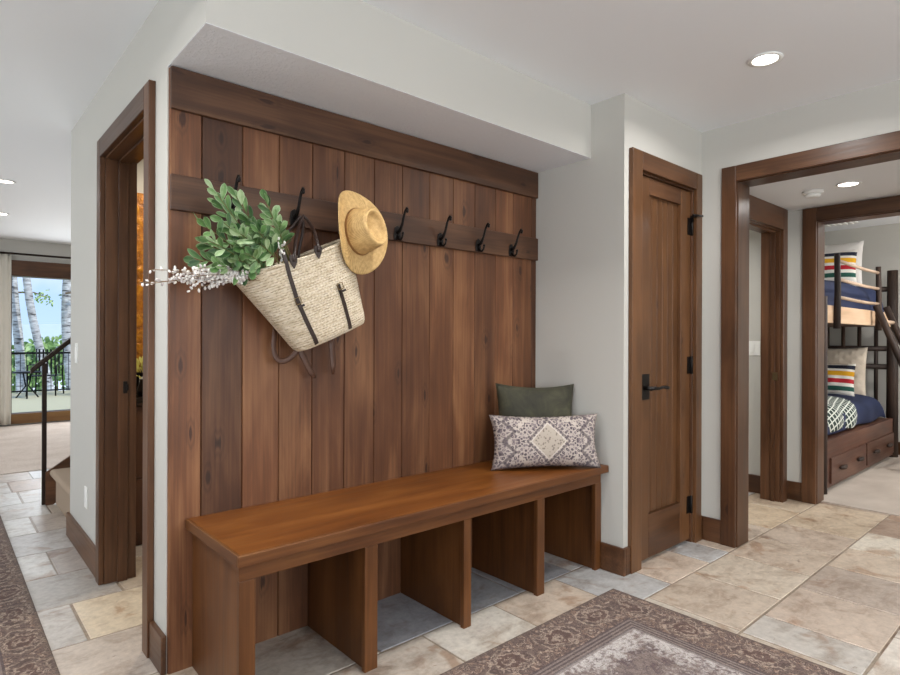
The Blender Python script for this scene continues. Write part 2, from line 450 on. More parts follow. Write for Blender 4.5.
def stripes_mat(name):
    t = NT(name); x, y, z = t.sep(t.obj())
    zz = t.mrange(z, -.175, .165, 0, 1)
    w = rgb('#e9e5dc')
    col = t.ramp(zz, [(0, w), (.17, rgb('#24574a')), (.30, w), (.40, rgb('#b3202c')), (.53, w), (.62, rgb('#e3a91e')), (.76, w), (.83, rgb('#1d2233')), (.95, w)], 'CONSTANT')
    t.bump(t.noise(t.obj(), 260, 2), .2, .003)
    return t.done(col, .9)
M['stripe'] = stripes_mat('striped_wool')
t = NT('knit_cream'); x, y, z = t.sep(t.obj())
k = t.math('MULTIPLY', t.math('PINGPONG', t.math('ADD', x, z), .05), t.math('PINGPONG', t.math('SUBTRACT', x, z), .05))
t.bump(k, .5, 5.0); M['knit'] = t.done(rgb('#cfc3b2'), .95)
M['knit_white'] = plain('white_fur', '#e2ded9', .95, 0, 1.0, 70)
M['navy'] = plain('navy_quilt', '#1b2749', .85, 0, .3, 14)
t = NT('green_white_plaid'); x, y, z = t.sep(t.obj())
g1 = t.math('LESS_THAN', t.math('FRACT', t.math('MULTIPLY', t.math('ADD', x, t.math('MULTIPLY', z, .8)), 15.0)), .25)
g2 = t.math('LESS_THAN', t.math('FRACT', t.math('MULTIPLY', t.math('SUBTRACT', t.math('ADD', y, z), t.math('MULTIPLY', x, .25)), 17.0)), .25)
M['plaid'] = t.done(t.mix(t.math('MAXIMUM', g1, g2), rgb('#23362f'), rgb('#cfd4cb')), .9)
M['linen'] = plain('linen_curtain', '#d9d4c8', .9, 0, .25, 240)

# plants
t = NT('variegated_leaf'); a = t.n('SeparateColor', Color=t.attr()).outputs
n = t.noise(t.obj(), 70, 3)
base = t.ramp(t.math('ADD', t.math('MULTIPLY', a[0], .75), t.math('MULTIPLY', n, .3)), [(.1, rgb('#27482a')), (.5, rgb('#648a4e')), (.95, rgb('#bfd3a6'))])
M['leaf'] = t.done(t.mix(a[1], base, rgb('#dfe5c8')), .45)
M['leaf'].node_tree.nodes['Principled BSDF'].inputs['Subsurface Weight'].default_value = 0
M['stem'] = plain('green_stem', '#6d6a3c', .7)
M['twig'] = plain('brown_twig', '#7d6547', .8)
t = NT('white_bud'); a = t.n('SeparateColor', Color=t.attr()).outputs
M['bud'] = t.done(t.ramp(a[0], [(0, rgb('#b9b0ae')), (.45, rgb('#dedad6')), (1, rgb('#f2efe8'))]), .8)
t = NT('outdoor_leaf'); a = t.n('SeparateColor', Color=t.attr()).outputs
M['outleaf'] = t.done(t.ramp(a[0], [(0, rgb('#5f8046')), (.5, rgb('#8fae64')), (1, rgb('#bdd190'))]), .7)
t = NT('birch_bark'); n = t.noise(t.vmul(t.obj(), (4, 4, 16)), 1.2, 4, .6, .4); n2 = t.noise(t.vmul(t.obj(), (3, 3, 3)), 1.0, 2)
M['birch'] = t.done(t.ramp(t.math('ADD', n, t.math('MULTIPLY', n2, .15)), [(.40, rgb('#4a4642')), (.50, rgb('#a8a29c')), (.72, rgb('#dedad4'))]), .85)
M['deck'] = plain('deck_mat_green', '#c6bd98', .9, 0, .3, 90)
M['lake'] = plain('lake_water', '#f0efe9', 1.0, Specular_IOR_Level=0.0)
M['ground'] = plain('lawn', '#b4c08f', .95)
M['amber'] = None
t = NT('amber_hammered_panel'); n = t.noise(t.obj(), 26, 4, .6, .6); t.bump(n, .7, .02)
M['amber'] = t.done(t.ramp(n, [(.3, rgb('#6b3d05')), (.5, rgb('#9c600a')), (.7, rgb('#c08419'))]), .3, .25)
M['flower'] = plain('yellow_green_flower', '#b9b35a', .7)
t = NT('door_glass')
t.done((.9, .95, 1, 1), .0); t.b.inputs['Transmission Weight'].default_value = 1; t.b.inputs['IOR'].default_value = 1.02
M['glass'] = t.m
def emit(name, col, s):
    t = NT(name); t.b.inputs['Emission Color'].default_value = rgb(col); t.b.inputs['Emission Strength'].default_value = s
    return t.done((.8, .8, .8, 1), .5)
M['lamp'] = emit('lamp_glow', '#fff4e6', 9.0)

# ------------------------------------------------------------------ dimensions
XL, YP, ZC, ZS, XR, YD, X2, YS = .636, 2.248, 2.466, 2.18, 2.654, 1.651, 3.506, 1.854
T = .14
XW2 = 3.640
WALL_END = 4.207

# ------------------------------------------------------------------ floor of stone tiles
C_BEIGE = ['#cbbba6', '#c3b19c', '#d2c3ae', '#bca998', '#c8b8a5', '#b9aa9b']
C_GREY = ['#b6b5b3', '#a9a8a6', '#bcb7b0', '#aeaeb0']
def tilecol(h):
    return rgb(h)[:3]
P_ = .4225; Y_ORG = .5875
def floor_tiles(x_min, x_max, y_min, y_max, spec):
    mb = MB(); g = .0035
    k0 = math.floor((y_min - Y_ORG) / P_); k1 = math.ceil((y_max - Y_ORG) / P_)
    for k in range(k0, k1):
        ya, yb = max(y_min, Y_ORG + k * P_), min(y_max, Y_ORG + (k + 1) * P_)
        if yb - ya < .01: continue
        breaks = spec.get(k)
        xs = []
        if breaks:
            first = breaks[0][0]; x = first
            while x > x_min:
                x -= rnd.choice([.42, .42, .63, .31]); xs.append((x, None))
            xs = xs[::-1] + list(breaks)
            x = breaks[-1][0]
        else:
            x = x_min - rnd.random() * .4; xs = [(x, None)]
        while x < x_max:
            x += rnd.choice([.42, .42, .63, .31]); xs.append((x, None))
        for (a, ca), (b, _) in zip(xs[:-1], xs[1:]):
            a2, b2 = max(a, x_min), min(b, x_max)
            if b2 - a2 < .02: continue
            h = ca or (rnd.choice(C_BEIGE) if rnd.random() < .72 else rnd.choice(C_GREY))
            c = tilecol(h)
            j = lambda: rnd.uniform(-.002, .002)
            x0, x1, y0, y1 = a2 + g + j(), b2 - g + j(), ya + g + j(), yb - g + j()
            e = .004
            vs = [(x0, y0, -.004), (x1, y0, -.004), (x1, y1, -.004), (x0, y1, -.004),
                  (x0 + e, y0 + e, 0), (x1 - e, y0 + e, 0), (x1 - e, y1 - e, 0), (x0 + e, y1 - e, 0)]
            mb.add(vs, [(4, 5, 6, 7), (0, 1, 5, 4), (1, 2, 6, 5), (2, 3, 7, 6), (3, 0, 4, 7)], c)
    mb.box(x_min, x_max, y_min, y_max, -.12, -.003, tilecol('#94846f'))
    return mb
spec = {
    -1: [(2.1, '#b9a892'), (2.53, '#cfc6b8'), (2.94, '#c9c0b3'), (3.36, '#c4b19c'), (3.78, '#c8b8a5')],
    0: [(2.10, '#c0b29f'), (2.51, '#bab3a9'), (2.745, '#bfac98'), (3.18, '#b6a594'), (3.605, '#c7b49c'), (4.0, '#ddd3c0'), (4.41, '#a98f78')],
    1: [(1.7, '#c9bda9'), (2.12, '#c4b9a8'), (2.52, '#bfae99'), (2.957, '#cbbca6'), (3.37, '#c9b69f'), (3.80, '#bdaa95'), (4.20, '#c6b295'), (4.93, '#b6a18b')],
    2: [(.65, '#c2b6a6'), (1.06, '#bdb0a0'), (1.503, '#cbc3b5'), (1.915, '#c2b09b'), (2.35, '#b3b2b0'), (2.745, '#c9b6a1'), (3.16, '#c3c3c2'), (3.40, '#c6b49f'), (4.02, '#cbb594'), (4.55, '#c4b094')],
    3: [(.44, '#c6b69f'), (.85, '#b7ad9f'), (1.30, '#94959a'), (1.70, '#8f9195'), (2.10, '#8e8f92'), (2.50, '#b0adaa'), (2.9, None)],
    4: [(.05, '#bcae9f'), (.93, '#b0a28f'), (1.5, None)],
    5: [(.05, '#b9b4ae'), (.478, '#cfbea1'), (1.0, '#c6b59c')],
    6: [(.02, '#aea79e'), (.692, '#b09f89'), (1.1, None)],
    7: [(.05, '#cfcbc4'), (.487, '#ab9f95'), (.95, None)],
    8: [(.0, '#bab5b0'), (.72, '#b5a898'), (1.1, None)],
    9: [(.0, '#d2cfc8'), (.495, '#b2a598'), (.9, None)],
    10: [(.0, '#cac6bf'), (.62, '#bcae9c'), (1.0, None)],
    11: [(-.1, '#d6d4cf'), (.5, '#cfcac2'), (.85, None)],
    12: [(-.1, '#cecac3'), (.47, '#b59c86'), (.9, None)],
}
fl = struct(floor_tiles(-2.6, 4.98, -3.6, 6.45, spec).build('floor', M['tile']))
mb = MB().box(4.98, 7.75, -1.6, 2.75, -.12, .004); struct(mb.build('floor_bedroom', M['carpet']))
mb = MB().box(-2.6, 4.0, 6.45, 10.0, -.12, .006); struct(mb.build('floor_living', M['living_rug']))

# ------------------------------------------------------------------ ceilings and soffit
struct(MB().box(-2.6, X2 + .0, -3.6, 4.9, ZC, ZC + .1).build('ceiling', M['ceil']))
struct(MB().box(-2.6, 4.0, 4.9, 10.1, 2.545, 2.68).build('ceiling_living', M['ceil']))
struct(MB().box(XW2, 5.03, -1.7, 3.2, 2.184, 2.46).build('ceiling_hall', M['ceil']))
struct(MB().box(5.03, 7.75, -1.7, 2.75, 2.44, 2.54).build('ceiling_bedroom', M['ceil']))
# dropped soffit above the bench: face painted like the wall, underside textured
sof = MB().box(XL, XR, YS, YP, ZS + .002, ZC).build('wall_soffit', M['wall']); struct(sof)
struct(MB().box(XL + .001, XR, YS + .001, YP, ZS, ZS + .004).build('ceiling_soffit', M['soffit']))

# ------------------------------------------------------------------ walls
D1a, D1b, D1z = 2.455, 3.272, 2.10         # powder room doorway in the wall with normal -x
mb = MB()
mb.box(XL, XL + T, YP, D1a, 0, ZC); mb.box(XL, XL + T, D1b, WALL_END, 0, ZC); mb.box(XL, XL + T, D1a, D1b, D1z, ZC)
struct(mb.build('wall_left', M['wall']))
struct(MB().box(XL + T, XR + .12, YP, YP + .12, 0, ZC).build('wall_bench', M['wall']))
struct(MB().box(XR, XR + .10, YD, YP, 0, ZC).build('wall_return', M['wall']))
struct(MB().box(XL + T, 2.77, WALL_END - .12, WALL_END, 0, ZC).build('wall_stair', M['wall']))
struct(MB().box(1.9, 2.0, YP + .12, WALL_END - .12, 0, ZC).build('wall_powder', M['wall']))
# closet wall with door
D2a, D2b, D2z = 2.79, 3.40, 2.10
mb = MB(); mb.box(XR + .10, D2a, YD, YD + .12, 0, ZC); mb.box(D2b, X2, YD, YD + .12, 0, ZC); mb.box(D2a, D2b, YD, YD + .12, D2z, ZC)
struct(mb.build('wall_closet', M['wall']))
struct(MB().box(XR + .1, X2, YD + .7, YD + .8, 0, ZC).build('wall_closet_back', M['wall']))
# right wall with the wide cased opening
OPa, OPz, OPb = 1.452, 2.138, -.55
XW2 = 3.640
mb = MB(); mb.box(X2, XW2, OPa, YD + .12, 0, ZC); mb.box(X2, XW2, OPb, OPa, OPz, ZC); mb.box(X2, XW2, -3.6, OPb, 0, ZC)
struct(mb.build('wall_right', M['wall']))
# hall: side wall with door, end wall with bedroom opening
HY = 1.63; HXa, HXb, HZ = 3.95, 4.738, 2.035
mb = MB(); mb.box(XW2, HXa, HY, HY + .14, 0, 2.184); mb.box(HXb, 4.88, HY, HY + .14, 0, 2.184); mb.box(HXa, HXb, HY, HY + .14, HZ, 2.184)
struct(mb.build('wall_hall', M['wall']))
BX = 4.88; BOa, BOb, BOz = 1.446, .45, 2.09
mb = MB(); mb.box(BX, 5.02, BOa, 3.2, 0, 2.44); mb.box(BX, 5.02, BOb, BOa, BOz, 2.44); mb.box(BX, 5.02, -1.7, BOb, 0, 2.44)
struct(mb.build('wall_hall_end', M['wall']))
struct(MB().box(XW2, BX, -1.7, -1.6, 0, 2.184).build('wall_hall_front', M['wall']))
struct(MB().box(3.55, 5.02, 3.1, 3.2, 0, 2.184).build('wall_beyond', M['wall']))
struct(MB().box(3.55, 3.65, YD + .8, 3.1, 0, 2.184).build('wall_beyond_side', M['wall']))
# bedroom
struct(MB().box(7.62, 7.75, -1.7, 2.75, 0, 2.44).build('wall_bedroom_far', M['wall']))
struct(MB().box(5.02, 7.75, 2.62, 2.75, 0, 2.44).build('wall_bedroom_side', M['wall']))
mb = MB(); mb.box(5.02, 5.5, -1.7, -1.6, 0, 2.44); mb.box(7.1, 7.75, -1.7, -1.6, 0, 2.44); mb.box(5.5, 7.1, -1.7, -1.6, 0, .8); mb.box(5.5, 7.1, -1.7, -1.6, 2.1, 2.44)
struct(mb.build('wall_bedroom_front', M['wall']))
# living area
PDa, PDb, PDz = .79, 3.2, 2.048
mb = MB(); mb.box(-2.6, PDa, 9.95, 10.1, 0, 2.58); mb.box(PDb, 4.0, 9.95, 10.1, 0, 2.58); mb.box(PDa, PDb, 9.95, 10.1, PDz + .22, 2.58)
struct(mb.build('wall_living', M['wall']))
struct(MB().box(3.9, 4.0, 4.9, 10.1, 0, 2.58).build('wall_living_side', M['wall']))
# walls out of view; their window openings are added for the fill lamps
mb = MB(); mb.box(-2.7, -2.6, -3.6, -2.2, 0, 2.6); mb.box(-2.7, -2.6, 1.6, 4.0, 0, 2.6); mb.box(-2.7, -2.6, 6.0, 10.1, 0, 2.6); mb.box(-2.7, -2.6, 4.0, 6.0, 0, .7); mb.box(-2.7, -2.6, 4.0, 6.0, 2.2, 2.6); mb.box(-2.7, -2.6, -2.2, 1.6, 0, .7); mb.box(-2.7, -2.6, -2.2, 1.6, 2.2, 2.6)
struct(mb.build('wall_entry', M['wall']))
mb = MB(); mb.box(-2.6, -1.5, -3.7, -3.6, 0, 2.466); mb.box(2.6, 3.66, -3.7, -3.6, 0, 2.466); mb.box(-1.5, 2.6, -3.7, -3.6, 0, .7); mb.box(-1.5, 2.6, -3.7, -3.6, 2.2, 2.466)
struct(mb.build('wall_front', M['wall']))
def window_frame(name, axis, p, a, b, z0, z1):
    mb = MB(); w = .07
    def bx(u0, u1, c0, c1):
        if axis == 'x': mb.box(p - .03, p + .03, u0, u1, c0, c1)
        else: mb.box(u0, u1, p - .03, p + .03, c0, c1)
    bx(a, b, z0, z0 + w); bx(a, b, z1 - w, z1)
    for q in (a, (2 * a + b) / 3, (a + 2 * b) / 3, b - w): bx(q, q + w, z0 + w, z1 - w)
    return struct(mb.build(name, M['trim_z']))
window_frame('added_window_1', 'x', -2.65, -2.2, 1.6, .7, 2.2)  # added window out of view, holds a fill lamp
window_frame('added_window_4', 'x', -2.65, 4.0, 6.0, .7, 2.2)  # added out of view to light the left wall and living floor
window_frame('added_window_2', 'y', -3.65, -1.5, 2.6, .7, 2.2)  # added window behind the camera for the strongest fill lamp
window_frame('window_3', 'y', -1.65, 5.5, 7.1, .8, 2.1)

# ------------------------------------------------------------------ wood trim: baseboards, casings, jambs
BH = .14
def bb(name, *boxes, ax='x'):
    mb = MB()
    for b in boxes: mb.box(*b, 0, BH)
    struct(mb.build(name, M['trim_' + ax], bevel=.004))
bb('baseboard_left', (XL - .018, XL, YP - .012, 2.395, ), ax='y')
bb('baseboard_left_far', (XL - .018, XL, 3.33, WALL_END + .018), ax='y')
bb('baseboard_return', (XR - .018, XR, YD - .018, 1.776), (XR, 2.696, YD - .018, YD), ax='x')
bb('baseboard_closet', (3.472, X2, YD - .018, YD), (X2 - .018, X2, 1.523, YD - .018), ax='y')
bb('baseboard_hall', (BX - .018, BX, 1.524, HY), (XW2, 3.86, HY - .018, HY), ax='y')
bb('baseboard_beyond', (BX - .018, BX, HY + .165, 3.1), ax='y')
bb('baseboard_bedroom', (7.602, 7.62, -1.6, 2.62), ax='y')
bb('baseboard_right', (X2 - .018, X2, -3.6, OPb - .09), ax='y')

CW = .09; CT = .024
def casing(name, plane, p, sgn, a, b, ztop, w=CW, wz=None, depth=None, stop=None, wb=None):
    """side and head casings around an opening a..b on the plane x=p or y=p; sgn = direction the face looks; jamb lines the depth"""
    wz = wz or w
    e = thing(name, '', '', (0, 0, 0)); del e['label']; del e['category']; e['kind'] = 'structure'
    def bx(mb, u0, u1, d0, d1, z0, z1):
        d0, d1 = min(d0, d1), max(d0, d1)
        if plane == 'x': mb.box(d0, d1, u0, u1, z0, z1)
        else: mb.box(u0, u1, d0, d1, z0, z1)
    wb = wb or w
    for (u0, u1) in ((a - w, a + .013), (b - .013, b + wb)):
        mb = MB(); bx(mb, u0, u1, p, p + sgn * CT, 0, ztop + wz); mb.build('side_casing', M['trim_z'], e, bevel=.003)
    mb = MB(); bx(mb, a + .013, b - .013, p, p + sgn * CT, ztop - .013, ztop + wz)
    mb.build('head_casing', M['trim_y' if plane == 'x' else 'trim_x'], e, bevel=.003)
    if depth:
        j = .018
        for (u0, u1) in ((a, a + j), (b - j, b)):
            mb = MB(); bx(mb, u0, u1, p, p - sgn * depth, 0, ztop); mb.build('side_jamb', M['trim_z'], e, bevel=.002)
        mb = MB(); bx(mb, a + j, b - j, p, p - sgn * depth, ztop - j, ztop); mb.build('head_jamb', M['trim_y' if plane == 'x' else 'trim_x'], e, bevel=.002)
        if stop:
            s0, s1 = stop
            for (u0, u1) in ((a + j, a + j + .012), (b - j - .012, b - j)):
                mb = MB(); bx(mb, u0, u1, p - sgn * s0, p - sgn * s1, 0, ztop - j); mb.build('door_stop', M['trim_z'], e, bevel=.002)
            mb = MB(); bx(mb, a + j, b - j, p - sgn * s0, p - sgn * s1, ztop - j - .012, ztop - j); mb.build('door_stop', M['trim_y' if plane == 'x' else 'trim_x'], e, bevel=.002)
    return e
j = casing('trim_1', 'x', XL, -1, D1a, D1b, D1z, w=.060, wz=.078, depth=T, stop=(.055, .10), wb=.058)
MB().box(XL + .077, XL + .096, D1b - .034, D1b - .0295, .93, .99).build('strike_plate', M['black'], j)
MB().box(XL + .092, XL + .10, D1b - .038, D1b - .032, .945, .975).build('strike_lip', M['black'], j)
casing('trim_2', 'x', X2, -1, OPb, OPa, OPz, w=.07, wz=.077, depth=XW2 - X2 + .024)
casing('trim_3', 'x', XW2, 1, OPb, OPa, OPz, w=.07, wz=.045)
casing('trim_4', 'x', BX, -1, BOb, BOa, BOz, w=.080, wz=.09, depth=.15)
jh = casing('trim_5', 'y', HY, -1, HXa, HXb, HZ, w=.066, wz=.146, depth=.135, stop=(.03, .06))
MB().box(HXb - .036, HXb - .0305, HY + .01, HY + .045, .905, .965).build('strike_plate', M['buckle'], jh)

# ------------------------------------------------------------------ closet door
dr = thing('door_1', 'closed alder plank door with black lever handle', 'door', (D2a, YD, 0)); dr['kind'] = 'structure'
def dbox(name, mt, *b, bevel=.003, par=dr):
    return MB().box(*b).build(name, mt, par, bevel=bevel)
cx0, cx1 = 2.696, 3.468
dbox('side_casing', M['door_z'], cx0, D2a + .003, YD - CT, YD, 0, 2.195)
dbox('side_casing', M['door_z'], D2b - .003, cx1, YD - CT, YD, 0, 2.195)
dbox('head_casing', M['trim_x'], D2a + .003, D2b - .003, YD - CT, YD, 2.097, 2.195)
dbox('jamb', M['trim_z'], D2a, D2a + .012, YD, YD + .12, 0, D2z)
dbox('jamb', M['trim_z'], D2b - .012, D2b, YD, YD + .12, 0, D2z)
dbox('head_jamb', M['trim_x'], D2a + .012, D2b - .012, YD, YD + .12, D2z - .012, D2z)
sx0, sx1, sy0, sy1, sz0, sz1 = D2a + .014, D2b - .014, YD + .012, YD + .05, .018, D2z - .014
px0, px1, pz0, pz1 = 2.925, 3.275, .255, 1.995
dbox('stile', M['door_z'], sx0, px0, sy0, sy1, sz0, sz1)
dbox('stile', M['door_z'], px1, sx1, sy0, sy1, sz0, sz1)
dbox('rail', M['trim_x'], px0, px1, sy0, sy1, pz1, sz1)
dbox('rail', M['trim_x'], px0, px1, sy0, sy1, sz0, pz0)
mb = MB(); nb = 6
for i in range(nb):
    a = px0 + (px1 - px0) * i / nb; b = px0 + (px1 - px0) * (i + 1) / nb; g = .005
    mb.prism([(a, sy0 + .030), (a + g, sy0 + .021), (b - g, sy0 + .021), (b, sy0 + .030), (b, sy1 - .004), (a, sy1 - .004)], 'z', pz0, pz1, (.2 + .6 * rnd.random(), rnd.random(), .2))
mb.build('plank_panel', M['door_z'], dr)
# handle
hd = MB().box(2.838, 2.918, sy0 - .007, sy0, .882, 1.02).build('handle_plate', M['black'], dr, bevel=.003)
MB().lathe([(.0, 0), (.012, 0), (.012, .045), (0, .045)], 16, Matrix.Translation((2.868, sy0 - .005, .945)) @ Matrix.Rotation(radians(90), 4, 'X')).build('spindle', M['black'], hd)
hp = [(2.862, sy0 - .045, .945), (2.89, sy0 - .052, .946), (2.94, sy0 - .052, .942), (2.985, sy0 - .05, .948), (3.04, sy0 - .048, .941)]
MB().tube(hp, [.009, .011, .008, .008, .010], 10, flat=1.0).build('lever', M['black'], hd)
for zc in (1.878, 1.055, .226):
    h = MB().box(3.352, 3.40, sy0 - .004, sy0 + .004, zc - .05, zc + .05).build('hinge', M['black'], dr)
    MB().tube([(3.392, sy0 - .009, zc - .052), (3.392, sy0 - .009, zc + .052)], .008, 10).build('hinge_pin', M['black'], h)
h = MB().box(3.372, 3.382, sy0 - .05, sy0 - .008, 1.928, 1.942).build('hinge_stop', M['black'], dr, bevel=.002)
MB().tube([(3.33, sy0 - .045, 1.935), (3.45, sy0 - .045, 1.945)], [.006, .006], 8).build('stop_arm', M['black'], h)

# ------------------------------------------------------------------ plank wall panelling
wp = thing('wall_paneling', 'dark alder plank wall paneling with batten rails behind the bench', 'wall panel', (XL, YP, 0))
edges = [.640, .752, .906, 1.056, 1.205, 1.361, 1.518, 1.677, 1.845, 2.002, 2.155, 2.311, 2.453, 2.612, 2.654]
tones = [.80, .12, .72, .48, .40, .34, .40, .34, .52, .62, .40, .78, .66, .22, .30]
cools = [.1, .95, .2, .4, .6, .6, .5, .5, .2, .2, .4, .1, .1, .7, .5]
mb = MB(); yf, yb_ = YP - .016, YP
for i in range(len(edges) - 1):
    a, b = edges[i], edges[i + 1]; g = .0035
    mb.prism([(a, yb_), (a, yf + .006), (a + g, yf), (b - g, yf), (b, yf + .006), (b, yb_)], 'z', 0, ZS - .004, (tones[i], rnd.random(), cools[i]))
mb.build('plank', M['plank'], wp)
MB().box(.640, 2.650, YP - .034, yf + .0005, 2.026, ZS - .004, (.6, .3, .3)).build('top_board', M['board_x'], wp, bevel=.003)
MB().box(.640, 2.650, YP - .034, yf + .0005, 1.664, 1.792, (.5, .7, .4)).build('hook_rail', M['board_x'], wp, bevel=.003)

# ------------------------------------------------------------------ hooks
def make_hook():
    t_ = thing('coat_hook', '', 'hook')
    # local: origin at the middle of the plate on the rail face, -y into the room
    mb = MB(); mb.prism([(-.019, -.035), (.019, -.035), (.023, -.01), (.017, .03), (0, .042), (-.017, .03), (-.023, -.01)], 'y', -.006, 0)
    mb.build('back_plate', M['black'], t_, bevel=.002, local=True)
    up = [(0, -.006, .004), (0, -.026, .012), (0, -.046, .045), (0, -.060, .085), (0, -.073, .112), (0, -.085, .122), (0, -.093, .113), (0, -.088, .104)]
    mb = MB(); mb.tube(up, [.010, .009, .007, .0065, .006, .006, .006, .006], 10); mb.ball((0, -.088, .104), .0085)
    mb.build('upper_hook', M['black'], t_, local=True)
    lo = [(0, -.005, -.016), (0, -.018, -.032), (0, -.034, -.036), (0, -.047, -.026), (0, -.052, -.006)]
    mb = MB(); mb.tube(lo, [.009, .008, .007, .006, .0055], 10); mb.ball((0, -.052, -.004), .008)
    mb.build('lower_hook', M['black'], t_, local=True)
    return t_
hk = make_hook(); HYF = YP - .034
hooks = [(.852, 1.698, 'black iron coat hook rising behind the leafy green branches'),
         (1.112, 1.698, 'black iron coat hook carrying the straw bag'),
         (1.372, 1.698, 'black iron coat hook hidden under the straw hat'),
         (1.632, 1.698, 'empty black iron coat hook right beside the straw hat'),
         (1.896, 1.698, 'second empty black iron coat hook counting from the straw hat'),
         (2.160, 1.698, 'third empty black iron coat hook counting from the straw hat'),
         (2.416, 1.698, 'black iron coat hook nearest the end of the rail by the grey return wall')]
for i, (x, z, l) in enumerate(hooks):
    o = hk if i == 0 else dup(hk)
    o.location = (x, HYF, z); o.scale = (.9, .9, .88); o['label'] = l; o['group'] = 'iron hooks on the rail'

# ------------------------------------------------------------------ bench with cubbies
bn = thing('storage_bench', 'long brown wooden bench with four open shoe cubbies', 'bench', (.70, 1.757, 0))
BZ = .548
seat = MB().box(.706, XR - .002, 1.747, YP - .018, BZ - .036, BZ, (.5, .4, .1)).build('seat', M['bench_top'], bn, bevel=.002)
MB().box(.696, XR - .002, 1.735, 1.747, BZ - .036, BZ, (.5, .2, .2)).build('shaded_edge_strip', M['bench_x'], seat, bevel=.003)  # added strip; its darker wood stands in for shading on the seat edge
MB().box(.696, .706, 1.747, YP - .018, BZ - .036, BZ, (.4, .6, .2)).build('shaded_edge_strip', M['bench_y'], seat, bevel=.002)  # same added strip, shading put into the colour of the end edge
MB().box(.716, 2.645, 1.779, 1.799, .452, BZ - .036, (.5, .2, .2)).build('apron', M['bench_x'], bn, bevel=.002)
posts = [(.716, .768), (1.175, 1.230), (1.661, 1.703), (2.130, 2.182), (2.594, 2.645)]
for i, (a, b) in enumerate(posts):
    MB().box(a, b, 1.777, 1.799, 0, .4525, (.5, rnd.random(), .1)).build('front_post', M['bench_z'], bn, bevel=.002)
    a2, b2 = (a + .006, a + .026) if i == 0 else ((a + .012, b - .006) if i < 4 else (a + .012, a + .034))
    MB().box(a2, b2, 1.799, YP - .018, 0, BZ - .036, (.4, rnd.random(), .2)).build('side_panel' if i in (0, 4) else 'divider', M['bench_z'], bn, bevel=.001)

# ------------------------------------------------------------------ cushions
def cushion_mesh(w, h, th, ear=.05, nu=28, nv=20, puff=.62):
    mb = MB()
    for side in (1, -1):
        P = []
        for i in range(nv + 1):
            v = -1 + 2 * i / nv; row = []
            for k in range(nu + 1):
                u = -1 + 2 * k / nu
                x = w / 2 * u * (1 - ear * (1 - v * v) * abs(u))
                z = h / 2 * v * (1 - ear * 1.3 * (1 - u * u) * abs(v))
                y = th / 2 * ((1 - u ** 4) * (1 - v ** 4)) ** puff * (.82 + .18 * (1 - u * u) * (1 - v * v))
                y += .004 * sin(9 * u + 3 * v) * (1 - u * u) * (1 - v * v)
                row.append((x, -side * y, z))
            P.append(row if side == 1 else row[::-1])
        mb.grid(P)
    return mb
def cushion(name, label, cat, mat, w, h, th, M_, ear=.05, group=None, pipe=None, puff=.62):
    t_ = thing(name, label, cat, M=M_, group=group)
    o = cushion_mesh(w, h, th, ear, puff=puff).build('cover', mat, t_, local=True)
    m = o.modifiers.new('w', 'WELD'); m.merge_threshold = .0005
    return t_
def place(x, y, z, yaw, tilt=0, roll=0):
    return Matrix.Translation((x, y, z)) @ Matrix.Rotation(yaw, 4, 'Z') @ Matrix.Rotation(tilt, 4, 'X') @ Matrix.Rotation(roll, 4, 'Y')
ky = atan2(-.32, .47)
cushion('throw_pillow', 'dark olive green velvet pillow standing behind the patterned pillow', 'pillow', M['velvet'], .445, .425, .125,
        place(2.430, 2.042, BZ + .208, ky + .06, -.12, .02), .085)
cushion('lumbar_pillow', 'cream and grey patterned lumbar pillow with central diamond on the bench', 'pillow', M['kilim'], .575, .278, .135,
        place(2.345, 1.908, BZ + .137, ky, -.20, .0), .085)

# ------------------------------------------------------------------ straw bag hanging on the second hook
phi = radians(22.5)
Bx, Bz = 1.046, 1.518         # middle of the opening
BH_ = .345
# local frame: x' along the rim, z' from base to rim, y into the wall
bagM = Matrix.Translation((Bx + .004, 2.098, Bz)) @ Matrix.Rotation(-phi, 4, 'Y')
bag = thing('hanging_straw_bag', 'tilted woven straw bag with brown leather straps hanging on a hook', 'bag', M=bagM)
def bag_sec(s):   # s 0 bottom .. 1 rim -> half width, half depth, x shift, z
    hw = .166 + .086 * s ** 1.1
    hd = .072 + .036 * s
    if s < .12:
        q = s / .12
        hd *= .80 + .20 * sqrt(1 - (1 - q) ** 2); hw *= .95 + .05 * sqrt(1 - (1 - q) ** 2)
    xs = .040 * (1 - s)
    return hw, hd, xs, -BH_ * (1 - s)
def se(a, n):  # superellipse
    c, s_ = cos(a), sin(a)
    return (abs(c) ** (2 / n) * (1 if c >= 0 else -1), abs(s_) ** (2 / n) * (1 if s_ >= 0 else -1))
def bag_pt(s, a, grow=0.0):
    hw, hd, xs, z = bag_sec(s)
    ex, ey = se(a, 2.7)
    sag = .012 * sin(pi * (ex + 1) / 2) * s ** 3          # rim dips a little in the middle
    return ((hw + grow) * ex + xs, (hd + grow) * ey, z - sag)
NA = 56; NS = 26
mb = MB()
P = [[bag_pt(i / NS, 2 * pi * k / NA) for k in range(NA)] for i in range(NS + 1)]
mb.grid(P, closed_u=True)
mb.add([P[0][k] for k in range(NA)], [tuple(range(NA))[::-1]])
Pi = [[bag_pt(i / NS, 2 * pi * k / NA, -.008) for k in range(NA)][::-1] for i in range(1, NS + 1)]
mb.grid(Pi, closed_u=True)
mb.build('basket_body', M['straw'], bag, local=True)
mb = MB()
rim = [bag_pt(1, 2 * pi * k / NA, -.004) for k in range(NA + 1)]
mb.tube([(p[0], p[1], p[2] + .002) for p in rim], .0075, 8, caps=False)
mb.build('rim', M['straw'], bag, local=True)
inv = bagM.inverted()
